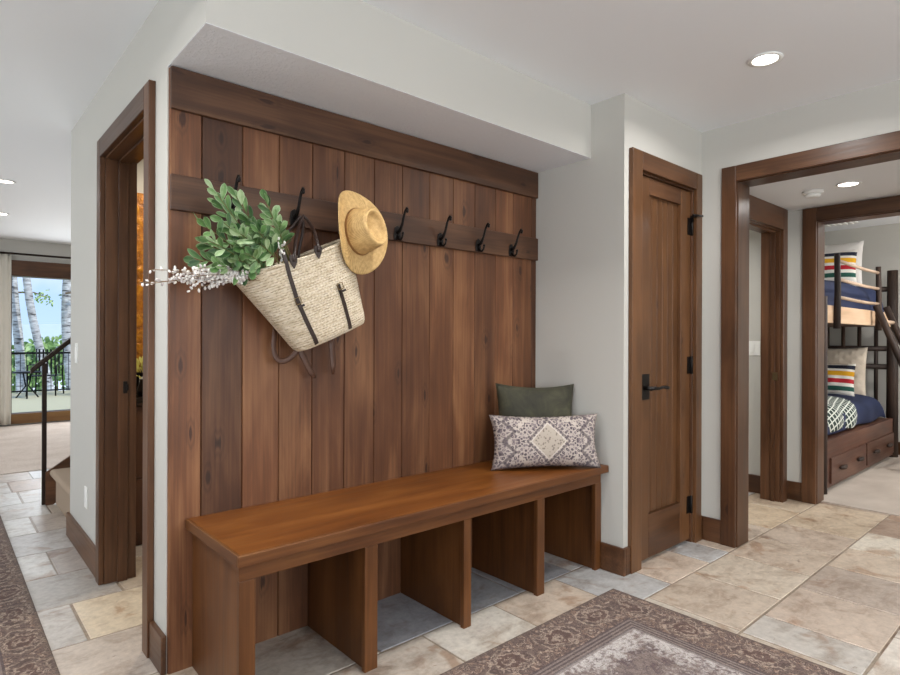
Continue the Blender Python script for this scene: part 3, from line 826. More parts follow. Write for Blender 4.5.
def to_bag(u, v, yd):
    """point of the world at plane y=yd seen along (x,z) coordinates -> bag local"""
    return inv @ Vector((u, yd, v))
def front_y(xp, zp):
    s = max(0.02, min(1, 1 + zp / BH_)); hw, hd, xs, _ = bag_sec(s)
    q = min(.985, abs((xp - xs) / hw))
    return -hd * (1 - q ** 2.7) ** (1 / 2.7)
def ribbon(mb, pts, w, th=.003, lift=.003, surf=True):
    """flat strap along local x,z points, lying on the front surface"""
    P3 = []
    n = len(pts)
    L = []
    for i in range(n - 1):
        for k in range(8):
            q = k / 8; L.append((pts[i][0] * (1 - q) + pts[i + 1][0] * q, pts[i][1] * (1 - q) + pts[i + 1][1] * q))
    L.append(pts[-1])
    rows = []
    for i, (x, z) in enumerate(L):
        x2, z2 = L[min(i + 1, len(L) - 1)]; x1, z1 = L[max(i - 1, 0)]
        dx, dz = x2 - x1, z2 - z1; l = sqrt(dx * dx + dz * dz) or 1
        nx, nz = -dz / l, dx / l
        a = (x + nx * w / 2, z + nz * w / 2); b = (x - nx * w / 2, z - nz * w / 2)
        ya = front_y(*a) - lift; yb = front_y(*b) - lift
        rows.append([(a[0], ya + th, a[1]), (a[0], ya - .001, a[1]), (b[0], yb - .001, b[1]), (b[0], yb + th, b[1])])
    mb.grid(rows, smooth=False, closed_u=True)
    for r_, fl_ in ((rows[0], 1), (rows[-1], 0)):
        mb.add(r_, [(0, 1, 2, 3)[::-1] if fl_ else (0, 1, 2, 3)])
    return rows
# positions measured on the front of the bag
def L2(u, v): p = to_bag(u, v, 1.99); return (p.x, p.z)
s1 = [L2(.955, 1.525), L2(.985, 1.44), L2(1.025, 1.345), L2(1.074, 1.26), L2(1.120, 1.184)]
s2 = [L2(1.196, 1.418), L2(1.230, 1.34), L2(1.266, 1.245)]
for pts, nm in ((s1, 'front_strap'), (s2, 'front_strap')):
    mb = MB(); ribbon(mb, pts, .014, .004, .004); so = mb.build(nm, M['leather'], bag, local=True)
    bx_, bz_ = pts[2] if pts is s1 else (pts[0][0] + .004, pts[0][1] - .008)
    by = front_y(bx_, bz_) - .009
    fr = MB(); q = .012
    fr.tube([(bx_ - q, by, bz_ - q), (bx_ + q, by, bz_ - q), (bx_ + q, by, bz_ + q), (bx_ - q, by, bz_ + q), (bx_ - q, by, bz_ - q)], .0022, 6)
    fr.build('buckle', M['buckle'], so, local=True)
    mb = MB(); bx2, bz2 = (bx_ + .006, bz_ - .022)
    mb.box(bx2 - .012, bx2 + .012, by - .001, by + .006, bz2 - .004, bz2 + .004); mb.build('keeper', M['leather'], so, local=True)
hook_tip = inv @ Vector((1.112, 2.150, 1.700))
for front in (True, False):
    pa, pb = L2(.997, 1.487), L2(1.097, 1.532)
    if front:
        A = Vector((pa[0], front_y(*pa) - .010, pa[1])); B = Vector((pb[0], front_y(*pb) - .010, pb[1]))
        for c_ in (A, B):
            mb = MB(); ang = 0
            out = [(0, .024), (.012, .026), (.017, .014), (.013, -.004), (0, -.026), (-.013, -.004), (-.017, .014), (-.012, .026)]
            Rm = Matrix.Translation((c_.x, c_.y + .004, c_.z)) @ Matrix.Rotation(radians(14), 4, 'Y')
            vs = [Rm @ Vector((p[0], -.003, p[1])) for p in out] + [Rm @ Vector((p[0], .004, p[1])) for p in out]
            n = len(out); mb.add(vs, [tuple(range(n)), tuple(range(n, 2 * n))[::-1]] + [((i + 1) % n, i, i + n, (i + 1) % n + n) for i in range(n)])
            mb.build('leather_patch', M['leather'], bag, bevel=.0015, local=True)
    else:
        A = Vector((pa[0] - .045, .10, -.02)); B = Vector((pb[0] + .02, .10, -.03))
    H = hook_tip + Vector((0, -.012 if front else .014, -.004))
    def bez(a, b, c, d, n=14):
        return [a * (1 - q) ** 3 + b * 3 * q * (1 - q) ** 2 + c * 3 * q * q * (1 - q) + d * q ** 3 for q in [i / n for i in range(n + 1)]]
    up = Vector((sin(phi) * 0, 0, 1))
    wu = inv.to_3x3() @ Vector((0, 0, 1)); wx = inv.to_3x3() @ Vector((1, 0, 0))
    c1 = bez(A, A + wu * .07, H - wx * .022 - wu * .05, H)
    c2 = bez(H, H + wx * .040 - wu * .03, B + wu * .07 - wx * .01, B)
    MB().tube(c1 + c2[1:], .0065, 8).build('handle', M['leather'], bag, local=True)
# rear shoulder straps dangling below the bag against the planks
def wloc(u, v, yd): return inv @ Vector((u, yd, v))
mb = MB()
mb.tube(bez(wloc(1.015, 1.25, 2.17), wloc(.975, 1.07, 2.17), wloc(1.07, 1.10, 2.165), wloc(1.11, 1.17, 2.16)), .011, 8, flat=.25, up=(0, 1, 0))
mb.build('rear_strap', M['leather_brown'], bag, local=True)
for pts in ([(1.10, 1.20), (1.13, 1.13), (1.165, 1.065), (1.185, 1.045)], [(1.25, 1.24), (1.262, 1.16), (1.268, 1.09), (1.266, 1.055)]):
    MB().tube([wloc(a, b, 2.165) for a, b in pts], [.014, .014, .013, .006], 8, flat=.25, up=(0, 1, 0)).build('rear_strap', M['leather_brown'], bag, local=True)

# ------------------------------------------------------------------ straw hat on the third hook
ax_z = Vector((.22, -.96, .10)).normalized()
ax_x = Vector((0, 0, 1)); ax_x = (ax_x - ax_z * ax_x.dot(ax_z)).normalized()     # hat front-back axis, up
ax_y = ax_z.cross(ax_x)
hatM = Matrix((ax_x, ax_y, ax_z)).transposed().to_4x4()
hatM = hatM @ Matrix.Diagonal((.976, .976, .976, 1))
hatM.translation = Vector((1.307, 2.034, 1.641))
hat = thing('hanging_straw_hat', 'tan straw hat with curled brim hanging beside the straw bag', 'hat', M=hatM)
NH = 64
def brim_pt(a, q):
    r0x, r0y = .098, .080
    r1x, r1y = .178, .158
    rx = r0x + (r1x - r0x) * q; ry = r0y + (r1y - r0y) * q
    x, y = rx * cos(a), ry * sin(a)
    curl = .034 * abs(sin(a)) ** 2.2 * q ** 1.8 - .022 * (max(0, cos(a)) ** 3) * q - .012 * (max(0, -cos(a)) ** 3) * q
    y *= 1 - .10 * abs(sin(a)) ** 2 * q ** 2
    return (x, y, curl)
mb = MB(); mb.grid([[brim_pt(2 * pi * k / NH, i / 10) for k in range(NH)] for i in range(11)], closed_u=True)
mb.build('brim', M['hat'], hat, local=True, solid=.004)
def crown_pt(a, h):
    # h 0..1 side, 1..2 over the top with a pinched dent
    r0x, r0y = .098, .080
    if h <= 1:
        k = 1 - .17 * h ** 1.4; z = .092 * h
        return (r0x * k * cos(a), r0y * k * sin(a), z)
    q = h - 1
    k = .83 * (1 - q)
    rim_z = .092 + .012 * sin(min(1, q * 4.0) * pi) * 1.0
    dent = .032 * max(0, (q - .16) / .84) ** .8
    front = .012 * cos(a) * (1 - q)
    return (r0x * k * cos(a), r0y * k * sin(a) * (1 - .12 * max(0, cos(a))), rim_z - dent - (front if q > 0 else 0))
hs = [0, .1, .25, .45, .65, .85, .95, 1.0, 1.03, 1.08, 1.14, 1.22, 1.32, 1.45, 1.6, 1.8, 1.97]
mb = MB(); Pc = [[crown_pt(2 * pi * k / NH, h) for k in range(NH)] for h in hs]
mb.grid(Pc, closed_u=True); mb.add(Pc[-1], [tuple(range(NH))], None, True)
mb.build('crown', M['hat'], hat, local=True)
mb = MB(); mb.grid([[(.1 * c_ * cos(a), .082 * c_ * sin(a), z) for a in [2 * pi * k / NH for k in range(NH)]] for c_, z in ((.995, .002), (1.0, .003), (.992, .010), (.975, .012))], closed_u=True)
mb.build('crown_base_shade', M['crown_base_shade'], hat, local=True)  # thin dark strip painted in for the shadow where crown meets brim

# ------------------------------------------------------------------ leafy branches and white sprays in the bag
def leaf(mb, base, d, nrm, L, W, tone):
    d = Vector(d).normalized(); nrm = Vector(nrm); nrm = (nrm - d * nrm.dot(d)).normalized(); s = d.cross(nrm)
    prof = [(0, .06), (.12, .25), (.3, .62), (.55, .98), (.75, .95), (.9, .62), (1.0, .08)]
    bend = rnd.uniform(-.10, .25)
    rows = []
    for q, w in prof:
        c = Vector(base) + d * (L * q) - nrm * (bend * L * q * q)
        hw = W / 2 * w; cup = .16 * hw
        rows.append([c - s * hw + nrm * cup, c - s * hw * .80 + nrm * cup * .7, c, c + s * hw * .80 + nrm * cup * .7, c + s * hw + nrm * cup])
    for i in range(len(rows) - 1):
        for k in range(4):
            vs = [rows[i][k], rows[i][k + 1], rows[i + 1][k + 1], rows[i + 1][k]]
            edge = .42 if k in (0, 3) else 0.0
            mb.add(vs, [(0, 1, 2, 3)], (tone + (.08 if k in (0, 1) else -.04), edge * (.3 + tone * .7), 0), True)
branches = [  # tip x, y, z, start x, z
    (0.715, 2.00, 1.703, 0.900, 1.49), (0.750, 2.05, 1.663, 0.930, 1.51), (0.785, 1.99, 1.693, 0.930, 1.51), (0.670, 1.98, 1.578, 0.870, 1.48),
    (0.680, 1.95, 1.523, 0.860, 1.47), (0.675, 2.05, 1.468, 0.840, 1.46), (0.835, 2.00, 1.613, 0.960, 1.53),
    (0.884, 1.97, 1.688, 0.985, 1.54), (0.927, 2.03, 1.643, 0.990, 1.55), (0.850, 1.96, 1.578, 0.950, 1.51),
    (0.785, 1.95, 1.558, 0.920, 1.50), (0.715, 1.97, 1.443, 0.850, 1.45), (0.800, 1.98, 1.518, 0.920, 1.49),
    (0.842, 1.96, 1.538, 0.945, 1.51), (0.937, 1.98, 1.598, 0.980, 1.54), (0.775, 1.95, 1.468, 0.880, 1.46),
    (0.735, 1.98, 1.598, 0.900, 1.49), (0.720, 2.04, 1.518, 0.870, 1.48), (0.825, 1.96, 1.488, 0.900, 1.47)]
for bi_, (tx, ty, tz, sx, sz) in enumerate(branches):
    start = Vector((sx + .055, 2.07 + rnd.uniform(-.03, .03), sz - .085)); tip = Vector((tx, ty, tz))
    mid = Vector((sx - .005, 2.03, sz + .02))
    pts = [start * (1 - q) ** 2 + mid * 2 * q * (1 - q) + tip * q * q for q in [i / 10 for i in range(11)]]
    t_ = thing('leafy_branch', 'leafy green variegated branch sticking out of the straw bag', 'branch', start, 'leafy branches in the straw bag')
    MB().tube(pts, [.0032 - .0018 * i / 10 for i in range(11)], 6).build('stem', M['stem'], t_)
    mb = MB(); dirn = (tip - mid).normalized(); cam_ = Vector((-.42, -.88, -.15))
    nl = 14
    for i in range(nl):
        q = .46 + .54 * i / (nl - 1); k = min(9, int(q * 10)); f_ = q * 10 - k
        b = pts[k] * (1 - f_) + pts[min(k + 1, 10)] * f_
        side = dirn.cross(cam_).normalized() * (1 if i % 2 else -1)
        spread = .25 + .75 * (1 - i / nl) if i < nl - 1 else 0
        d = (dirn * .9 + side * (spread * 1.0) + Vector((rnd.uniform(-.45, .45), rnd.uniform(-.45, .15), rnd.uniform(-.3, .45)))).normalized()
        nrm = cam_ + Vector((rnd.uniform(-.9, .9), rnd.uniform(-.2, .3), rnd.uniform(-.5, 1.0)))
        leaf(mb, b, d, nrm, rnd.uniform(.042, .066), rnd.uniform(.019, .028), rnd.uniform(.0, .95) * .85)
    mb.build('leaves', M['leaf'], t_)
for k in range(15):
    q = k / 14
    tx = .500 + .16 * rnd.random() if k else .492; tz = 1.393 + .085 * (rnd.random() - .40) + (.02 if k % 3 == 0 else 0)
    tip = Vector((tx, 1.95 + .08 * rnd.random(), tz))
    start = Vector((.905, 2.05 + rnd.uniform(-.03, .03), 1.41)); mid = Vector((.77, 2.0, 1.410 + .05 * rnd.random()))
    pts = [start * (1 - s_) ** 2 + mid * 2 * s_ * (1 - s_) + tip * s_ * s_ for s_ in [i / 14 for i in range(15)]]
    t_ = thing('catkin_spray', 'thin twig of white buds trailing out of the straw bag', 'spray', start, 'white bud twigs in the straw bag')
    MB().tube(pts, .0012, 5).build('twig', M['twig'], t_)
    mb = MB()
    for i in range(46):
        s_ = .26 + .74 * i / 45; a = s_ * 14; j0 = min(13, int(a)); f_ = a - j0
        b = pts[j0] * (1 - f_) + pts[j0 + 1] * f_
        fat = 1.0 - .35 * max(0, s_ - .6)
        if s_ > .78 and rnd.random() < .45: continue
        dv = Vector((rnd.uniform(-1, .3), rnd.uniform(-1, 1), rnd.uniform(-1, 1))).normalized()
        rot = dv.to_track_quat('Z', 'Y').to_matrix().to_4x4()
        mb.ball(b + dv * .009, .0046 * fat, .0046 * fat, .0080 * fat, (rnd.random(), 0, 0), rot, 6, 4)
    mb.build('buds', M['bud'], t_, kind='stuff')
for k, (tx, tz) in enumerate([(.935, 1.56), (.955, 1.545), (.96, 1.52)]):      # sprigs at the rim by the handles
    t_ = thing('catkin_sprig', 'short twig of white buds poking from the bag beside its handle', 'spray', (.99, 2.05, 1.44), 'bud sprigs by the bag handle')
    pts = [Vector((.99, 2.05, 1.43)), Vector((.965, 2.02, 1.49)), Vector((tx, 1.99, tz))]
    MB().tube(pts, .0012, 5).build('twig', M['twig'], t_)
    mb = MB()
    for i in range(9):
        b = pts[1] + (pts[2] - pts[1]) * (.35 + .65 * i / 8)
        mb.ball(b + Vector((rnd.uniform(-.01, .01), rnd.uniform(-.01, .01), rnd.uniform(-.01, .01))), .005, .005, .006, (rnd.random(), 0, 0), None, 6, 4)
    mb.build('buds', M['bud'], t_, kind='stuff')

# ------------------------------------------------------------------ rugs
def rug(name, label, x0, x1, y0, y1, bw, light=1.0):
    hx, hy = (x1 - x0) / 2, (y1 - y0) / 2
    mb = MB(); mb.box(-hx, hx, -hy, hy, 0.0, .008)
    o = mb.build(name, rug_mat(name + '_wool', hx, hy, bw, light), bevel=.003)
    o.location = ((x0 + x1) / 2, (y0 + y1) / 2, .0005)
    tag(o, label, 'rug')
    return o
rug('area_rug', 'faded brown and grey oriental rug on the stone floor before the bench', .20, 2.463, -1.5, 1.585, .268, .90)
rug('runner_rug', 'narrow brown oriental runner on the stone floor along the powder room wall', -.55, .350, 1.80, 5.02, .20, .86)

# ------------------------------------------------------------------ ceiling lights
def can(label, x, y, z, power, col=(1, .975, .95), r=.052, spread=160, group='recessed ceiling lights', lamp=True):
    t_ = thing('recessed_downlight', label, 'ceiling light', (x, y, z), group)
    MB().lathe([(r, -.001), (r + .018, -.001), (r + .02, -.004), (r + .004, -.007), (r, -.004)], 32, Matrix.Translation((x, y, z)), closed=True).build('trim_ring', M['white'], t_)
    MB().lathe([(0, -.0035), (r + .001, -.0035)], 32, Matrix.Translation((x, y, z))).build('lens', M['lamp'], t_)
    if lamp:
        ld = bpy.data.lights.new('can_lamp', 'AREA'); ld.shape = 'DISK'; ld.size = r * 2; ld.energy = power; ld.color = col; ld.spread = radians(spread)
        lo = bpy.data.objects.new('can_lamp', ld); COL.objects.link(lo); lo.location = (x, y, z - .009)
    return t_
CAN = 19
can('round glowing recessed light in the ceiling above the closet door', 2.80, 1.03, ZC, 11)
can('glowing recessed light in the ceiling over the bench rug', 1.45, 1.38, ZC, 8, spread=115)
can('added unseen recessed light in the ceiling over the rug', 1.3, -.9, ZC, CAN)  # lamp added out of view to lift the room's brightness
can('added unseen recessed light in the ceiling beside the rug', 2.8, -.9, ZC, CAN)  # another added ceiling lamp, unseen, for fill light
can('added unseen recessed light in the ceiling over the runner', -.3, 1.9, ZC, CAN)  # added out of view, lights the runner side
can('small glowing recessed light in the living room ceiling, nearer one', .468, 6.28, 2.545, 8)
can('small glowing recessed light in the living room ceiling, farther one', .555, 7.95, 2.545, 8)
can('glowing recessed light in the low hall ceiling', 4.29, 1.09, 2.184, 6)
can('added unseen recessed light in the room beyond the hall door', 4.3, 2.5, 2.184, 12)  # unseen lamp added to light the room behind the hall
can('added unseen recessed light in the bedroom ceiling', 6.3, .7, 2.44, 16)  # unseen lamp added to brighten the bedroom
can('added unseen warm recessed light in the powder room ceiling', 1.2, 3.4, ZC, 16, (1, .88, .72))  # unseen lamp added inside to light the powder room

sd = thing('smoke_detector', 'small white round smoke detector on the hall ceiling', 'smoke detector', (4.345, 1.302, 2.184))
MB().lathe([(0, 0), (.062, 0), (.062, -.012), (.055, -.018), (0, -.018)], 28, Matrix.Translation((4.345, 1.302, 2.184))).build('base', M['white'], sd)
MB().lathe([(0, -.018), (.046, -.018), (.042, -.034), (.03, -.04), (0, -.04)], 28, Matrix.Translation((4.345, 1.302, 2.184))).build('cover', M['white'], sd)
av = thing('air_vent', 'white slotted air vent on the bedroom ceiling', 'vent', (7.0, 1.9, 2.44))
MB().box(6.85, 7.25, 1.75, 2.05, 2.432, 2.44).build('frame', M['white'], av, bevel=.002)
for k in range(5):
    MB().box(6.88, 7.22, 1.785 + .052 * k, 1.81 + .052 * k, 2.424, 2.432).build('slat', M['white'], av)

# outlets and switches
def plate(name, label, cat, x, y, z, w=.07, h=.115, rocker=True):
    t_ = thing(name, label, cat, (x, y, z))
    MB().box(x - .005, x, y - w / 2, y + w / 2, z - h / 2, z + h / 2).build('cover_plate', M['white'], t_, bevel=.002)
    if rocker: MB().box(x - .009, x - .005, y - .016, y + .016, z - .033, z + .033).build('rocker', M['white'], t_, bevel=.002)
    else:
        for q in (.02, -.02): MB().box(x - .007, x - .005, y - .015, y + .015, z + q - .013, z + q + .013).build('socket', M['white'], t_, bevel=.001)
    return t_
plate('wall_outlet', 'small white power outlet low on the wall beside the powder room door', 'outlet', XL, 3.70, .335, rocker=False)
plate('light_switch', 'white light switch plate on the wall edge near the stairs', 'switch', XL, 4.0, 1.115)
plate('light_switch', 'white switch plate on the wall beyond the hall door', 'switch', BX, 1.885, 1.14, w=.12)

# ------------------------------------------------------------------ powder room seen through the doorway
vt = thing('vanity_cabinet', 'dark wooden vanity cabinet inside the powder room', 'cabinet', (.80, 3.72, 0))
MB().box(.80, 1.55, 3.74, 4.08, 0, .83).build('body', M['cab_z'], vt, bevel=.003)
for a, b in ((.815, 1.165), (1.185, 1.535)):
    d_ = MB().box(a, b, 3.72, 3.74, .40, .81).build('cabinet_door', M['cab_z'], vt, bevel=.004)
    MB().box(a, b, 3.72, 3.74, .08, .385).build('drawer', M['cab_z'], vt, bevel=.004)
MB().box(.79, 1.57, 3.71, 4.085, .83, .86).build('countertop', M['bronze'], vt, bevel=.003)
fc = thing('faucet', 'dark faucet on the powder room vanity', 'faucet', (.95, 3.95, .86))
MB().tube([(.95, 3.97, .86), (.95, 3.97, .98), (.95, 3.93, 1.01), (.95, 3.87, .98)], .011, 10).build('spout', M['black'], fc)
MB().box(.925, .975, 3.945, 3.995, .86, .872).build('base', M['black'], fc, bevel=.002)
am = MB().box(.80, 1.6, 4.055, 4.085, 1.02, 2.12).build('wall_panel_art', M['amber'], bevel=.006); tag(am, 'amber hammered panel on the wall above the powder room vanity', 'wall art')
vs_ = thing('flower_vase', 'small vase of yellow green flowers on the powder room vanity', 'vase', (.945, 3.80, .86))
MB().lathe([(0, 0), (.03, 0), (.038, .04), (.022, .09), (.026, .10)], 20, Matrix.Translation((.945, 3.80, .86))).build('vase', M['bronze'], vs_)
mb = MB()
for k in range(60):
    d = Vector((rnd.uniform(-1, 1), rnd.uniform(-1, 1), rnd.uniform(0, 1.6)))
    leaf(mb, Vector((.945, 3.80, .97)) + d * .05, d, (rnd.random(), -1, rnd.random()), .05, .02, .5)
mb.build('flowers', M['flower'], vs_)

# ------------------------------------------------------------------ stairs, newel, handrail beyond the wall
st = thing('staircase', 'carpeted stairs with dark skirt board going up behind the wall', 'stairs', (.66, 4.35, 0)); st['kind'] = 'structure'
for k in range(5):
    mb = MB(); x0 = .655 + k * .27; r_ = .03; zt = .19 * (k + 1) + .065
    poly = [(x0 + .02, (zt - .19) if k else 0), (x0 + .02, zt - .05)]
    poly += [(x0 + .005 - .022 * sin(a) , zt - .026 + .026 * -cos(a)) for a in [pi * i / 8 for i in range(9)]]
    poly += [(x0 + .31, zt), (x0 + .31, (zt - .19) if k else 0)]
    mb.prism(poly, 'y', WALL_END + .02, 5.06, (.5, .5, .5)); mb.build('stair_step', M['concrete_step'], st, bevel=.006)
mb = MB(); mb.prism([(.615, 0), (.615, .235), (2.1, 1.255), (2.1, 1.0), (.66, 0)], 'y', 5.06, 5.085); mb.build('skirt_board', M['trim_x'], st)
hr = thing('stair_railing', 'dark metal stair handrail on a thin square newel post', 'railing', (.60, 5.12, 0))
MB().box(.596, .624, 5.09, 5.118, 0, 1.02).build('newel_post', M['bronze'], hr, bevel=.002)
mb = MB(); dx, dz = .765 - .535, 1.176 - .963; sl = dz / dx
mb.prism([(.528, .945), (.528, .985), (2.0, .985 + sl * 1.47), (2.0, .945 + sl * 1.47)], 'y', 5.075, 5.135); mb.build('handrail', M['bronze'], hr, bevel=.006)
for k in range(4):
    x = .9 + .32 * k; MB().box(x - .009, x + .009, 5.095, 5.113, .2 + (x - .615) * .687, .945 + sl * (x - .528)).build('baluster', M['bronze'], hr)

# ------------------------------------------------------------------ patio door, curtain, rod
pdr = thing('door_2', 'glass patio door with dark wood head trim onto the deck', 'patio door', (PDa, 9.95, 0)); pdr['kind'] = 'structure'
MB().box(PDa - .02, PDb + .08, 9.90, 9.95, PDz, PDz + .212).build('head_casing', M['trim_x'], pdr, bevel=.004)
MB().box(PDa, PDb, 9.95, 10.1, PDz, PDz + .22).build('head_jamb', M['trim_x'], pdr)
MB().box(PDa, PDb, 9.90, 10.1, .02, .16).build('sill', wood('patio_sill_wood', 'x', '#6a4a28', '#8c6636', '#a5804a', .45), pdr, bevel=.004)
for a in (PDa, 2.0, PDb - .06):
    MB().box(a, a + .025 if a < 1 else a + .07, 9.99, 10.04, .16, PDz).build('stile', M['trim_z'], pdr, bevel=.003)
MB().box(PDa + .02, PDb - .02, 10.01, 10.016, .16, PDz).build('pane', M['glass'], pdr)
cr = thing('curtain_rod', 'dark curtain rod across the wall above the patio door', 'curtain rod', (.4, 9.86, 2.35))
MB().tube([(.2, 9.86, 2.345), (3.4, 9.86, 2.345)], .014, 12).build('rod', M['bronze'], cr)
for x in (.4, 2.0, 3.3): MB().box(x - .01, x + .01, 9.86, 9.95, 2.335, 2.355).build('bracket', M['bronze'], cr)
mb = MB(); P = []
for i in range(13):
    z = .03 + (2.325 - .03) * i / 12; row = []
    for k in range(49):
        q = k / 48
        row.append((.05 + .745 * q - (.0), 9.86 + .03 * sin(q * 60) * (.7 + .3 * sin(z * 2 + q * 9)), z))
    P.append(row)
mb.grid(P)
o = mb.build('curtain', M['linen'], solid=.004); tag(o, 'pale linen curtain panel hanging at the edge of the patio door', 'curtain')

# ------------------------------------------------------------------ outdoors
struct(MB().box(-4, 8, 10.1, 16.5, -.2, -.05).build('deck', M['deck']))
rl = thing('deck_railing', 'black metal deck railing with thin balusters overlooking the lake', 'railing', (0, 16.25, -.05))
MB().box(-4, 8, 16.2, 16.28, .83, .875).build('top_rail', M['black'], rl)
MB().box(-4, 8, 16.22, 16.26, -.02, .01).build('bottom_rail', M['black'], rl)
for k in range(24):
    x = .9 + k * .115; MB().box(x - .006, x + .006, 16.23, 16.25, .01, .83).build('baluster', M['black'], rl)
for x in (.85, 2.6): MB().box(x - .03, x + .03, 16.21, 16.27, -.05, .92).build('post', M['black'], rl)
pt = thing('patio_table', 'small round black metal table on the deck', 'table', (1.47, 14.9, -.05))
MB().lathe([(0, .52), (.24, .52), (.25, .535), (.24, .55), (0, .55)], 28, Matrix.Translation((1.47, 14.9, -.05))).build('tabletop', M['black'], pt)
for k in range(3):
    a = k * 2.1 + .4; MB().tube([(1.47 + .08 * cos(a), 14.9 + .08 * sin(a), .47), (1.47 + .03 * cos(a), 14.9 + .03 * sin(a), .2), (1.47 + .22 * cos(a), 14.9 + .22 * sin(a), -.05)], .014, 8).build('leg', M['black'], pt)
def patio_chair(x, y, label, yaw):
    Mx = Matrix.Translation((x, y, -.05)) @ Matrix.Rotation(yaw, 4, 'Z')
    c = thing('patio_chair', label, 'chair', M=Mx, group='black metal chairs on the deck')
    mb = MB()
    for k in range(7): mb.box(-.25 + .075 * k, -.20 + .075 * k, -.25, .25, .42, .435)
    mb.build('seat', M['black'], c, local=True)
    mb = MB(); mb.tube([(-.25, .25, .42), (-.26, .30, 1.0), (.26, .30, 1.0), (.25, .25, .42)], .016, 8)
    for k in range(6): mb.box(-.21 + .075 * k, -.18 + .075 * k, .265, .28, .45, .99)
    mb.build('backrest', M['black'], c, local=True)
    for sx in (-1, 1):
        for sy in (-1, 1): MB().tube([(sx * .25, sy * .25, .43), (sx * .27, sy * .28, 0)], .015, 8).build('leg', M['black'], c, local=True)
        MB().tube([(sx * .26, .27, .66), (sx * .27, -.2, .66), (sx * .26, -.25, .43)], .014, 8).build('arm', M['black'], c, local=True)
    return c
patio_chair(2.62, 15.0, 'black metal patio chair beside the birch trunks near the deck railing', 1.2)
patio_chair(1.85, 15.45, 'black metal patio chair standing behind the little round table', -.4)
struct(MB().box(-60, 80, 17, 45, -3.6, -3.2).build('ground', M['ground']))
struct(MB().box(-200, 260, 45, 300, -3.6, -3.4).build('lake', M['lake']))
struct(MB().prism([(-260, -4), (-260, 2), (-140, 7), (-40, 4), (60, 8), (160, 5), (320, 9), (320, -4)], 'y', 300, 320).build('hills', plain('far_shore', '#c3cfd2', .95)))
def birch(x, y, r, label, lean=0.0):
    t_ = thing('birch_tree', label, 'tree', (x, y, -3.3), 'birch trunks beyond the deck')
    pts = [Vector((x + lean * (z + 3.3) + .10 * sin(z * .9 + x), y, z)) for z in [-3.3 + .5 * i for i in range(20)]]
    MB().tube(pts, [r * (1.05 - .025 * i) for i in range(20)], 14).build('trunk', M['birch'], t_)
    mb = MB()
    for k in range(220):
        d = Vector((rnd.gauss(0, 1.0), rnd.gauss(0, .8), rnd.gauss(0, .7)))
        c = Vector((x + .1, y, 6.2)) + d * .16
        leaf(mb, c, (rnd.uniform(-1, 1), rnd.uniform(-1, 1), rnd.uniform(-1, .3)), (rnd.uniform(-.5, .5), -1, rnd.random()), .2, .12, rnd.random())
    mb.build('foliage', M['outleaf'], t_)
    for k, zb in enumerate((2.4, 3.3)):
        b0 = Vector((x, y, zb)); b1 = b0 + Vector((rnd.uniform(.5, 1.1), rnd.uniform(-.3, .3), rnd.uniform(-.2, .25)))
        o = MB().tube([b0, (b0 + b1) / 2 + Vector((0, 0, .08)), b1], [.025, .015, .006], 6).build('branch', M['twig'], t_)
        mb = MB()
        for q in range(45):
            c = b0 + (b1 - b0) * rnd.uniform(.3, 1.1) + Vector((rnd.gauss(0, .1), rnd.gauss(0, .1), rnd.gauss(0, .09)))
            leaf(mb, c, (rnd.uniform(-1, 1), rnd.uniform(-1, 1), rnd.uniform(-1, .3)), (rnd.uniform(-.5, .5), -1, rnd.random()), .11, .05, rnd.random())
        mb.build('branch_leaves', M['outleaf'], o)
birch(1.66, 19.2, .13, 'birch trunk beyond the deck closest to the curtain')
birch(2.66, 18.6, .115, 'leaning birch trunk beyond the deck in the middle of the glass door', -.125)
birch(2.93, 19.6, .16, 'birch trunk beyond the deck farthest from the curtain')
def shrub(x, y, z, s, n, label):
    mb = MB()
    for k in range(n):
        d = Vector((rnd.gauss(0, 1), rnd.gauss(0, 1), rnd.gauss(0, 1))).normalized() * rnd.random() ** .4
        c = Vector((x + d.x * s[0], y + d.y * s[1], z + d.z * s[2]))
        leaf(mb, c, (rnd.uniform(-1, 1), rnd.uniform(-1, 1), rnd.uniform(-.4, 1)), (rnd.uniform(-.6, .6), -1, rnd.uniform(-.3, 1)), .28, .16, rnd.random())
    t_ = thing('lakeside_shrub', label, 'shrub', (x, y, z - s[2]))
    mb.build('foliage', M['outleaf'], t_)
    MB().tube([(x, y, -3.3), (x, y, z)], [.08, .03], 8).build('stem', M['twig'], t_)
shrub(2.6, 26, .0, (.8, .8, 1.0), 500, 'green shrub beyond the deck railing between the birch trunks')
shrub(4.0, 30, .1, (1.2, 1, 1.1), 600, 'bushy green shrub farther down the shore behind the birch trunks')
shrub(4.3, 24, 2.9, (.7, .7, .8), 300, 'light green leafy crown beside the farthest birch trunk')

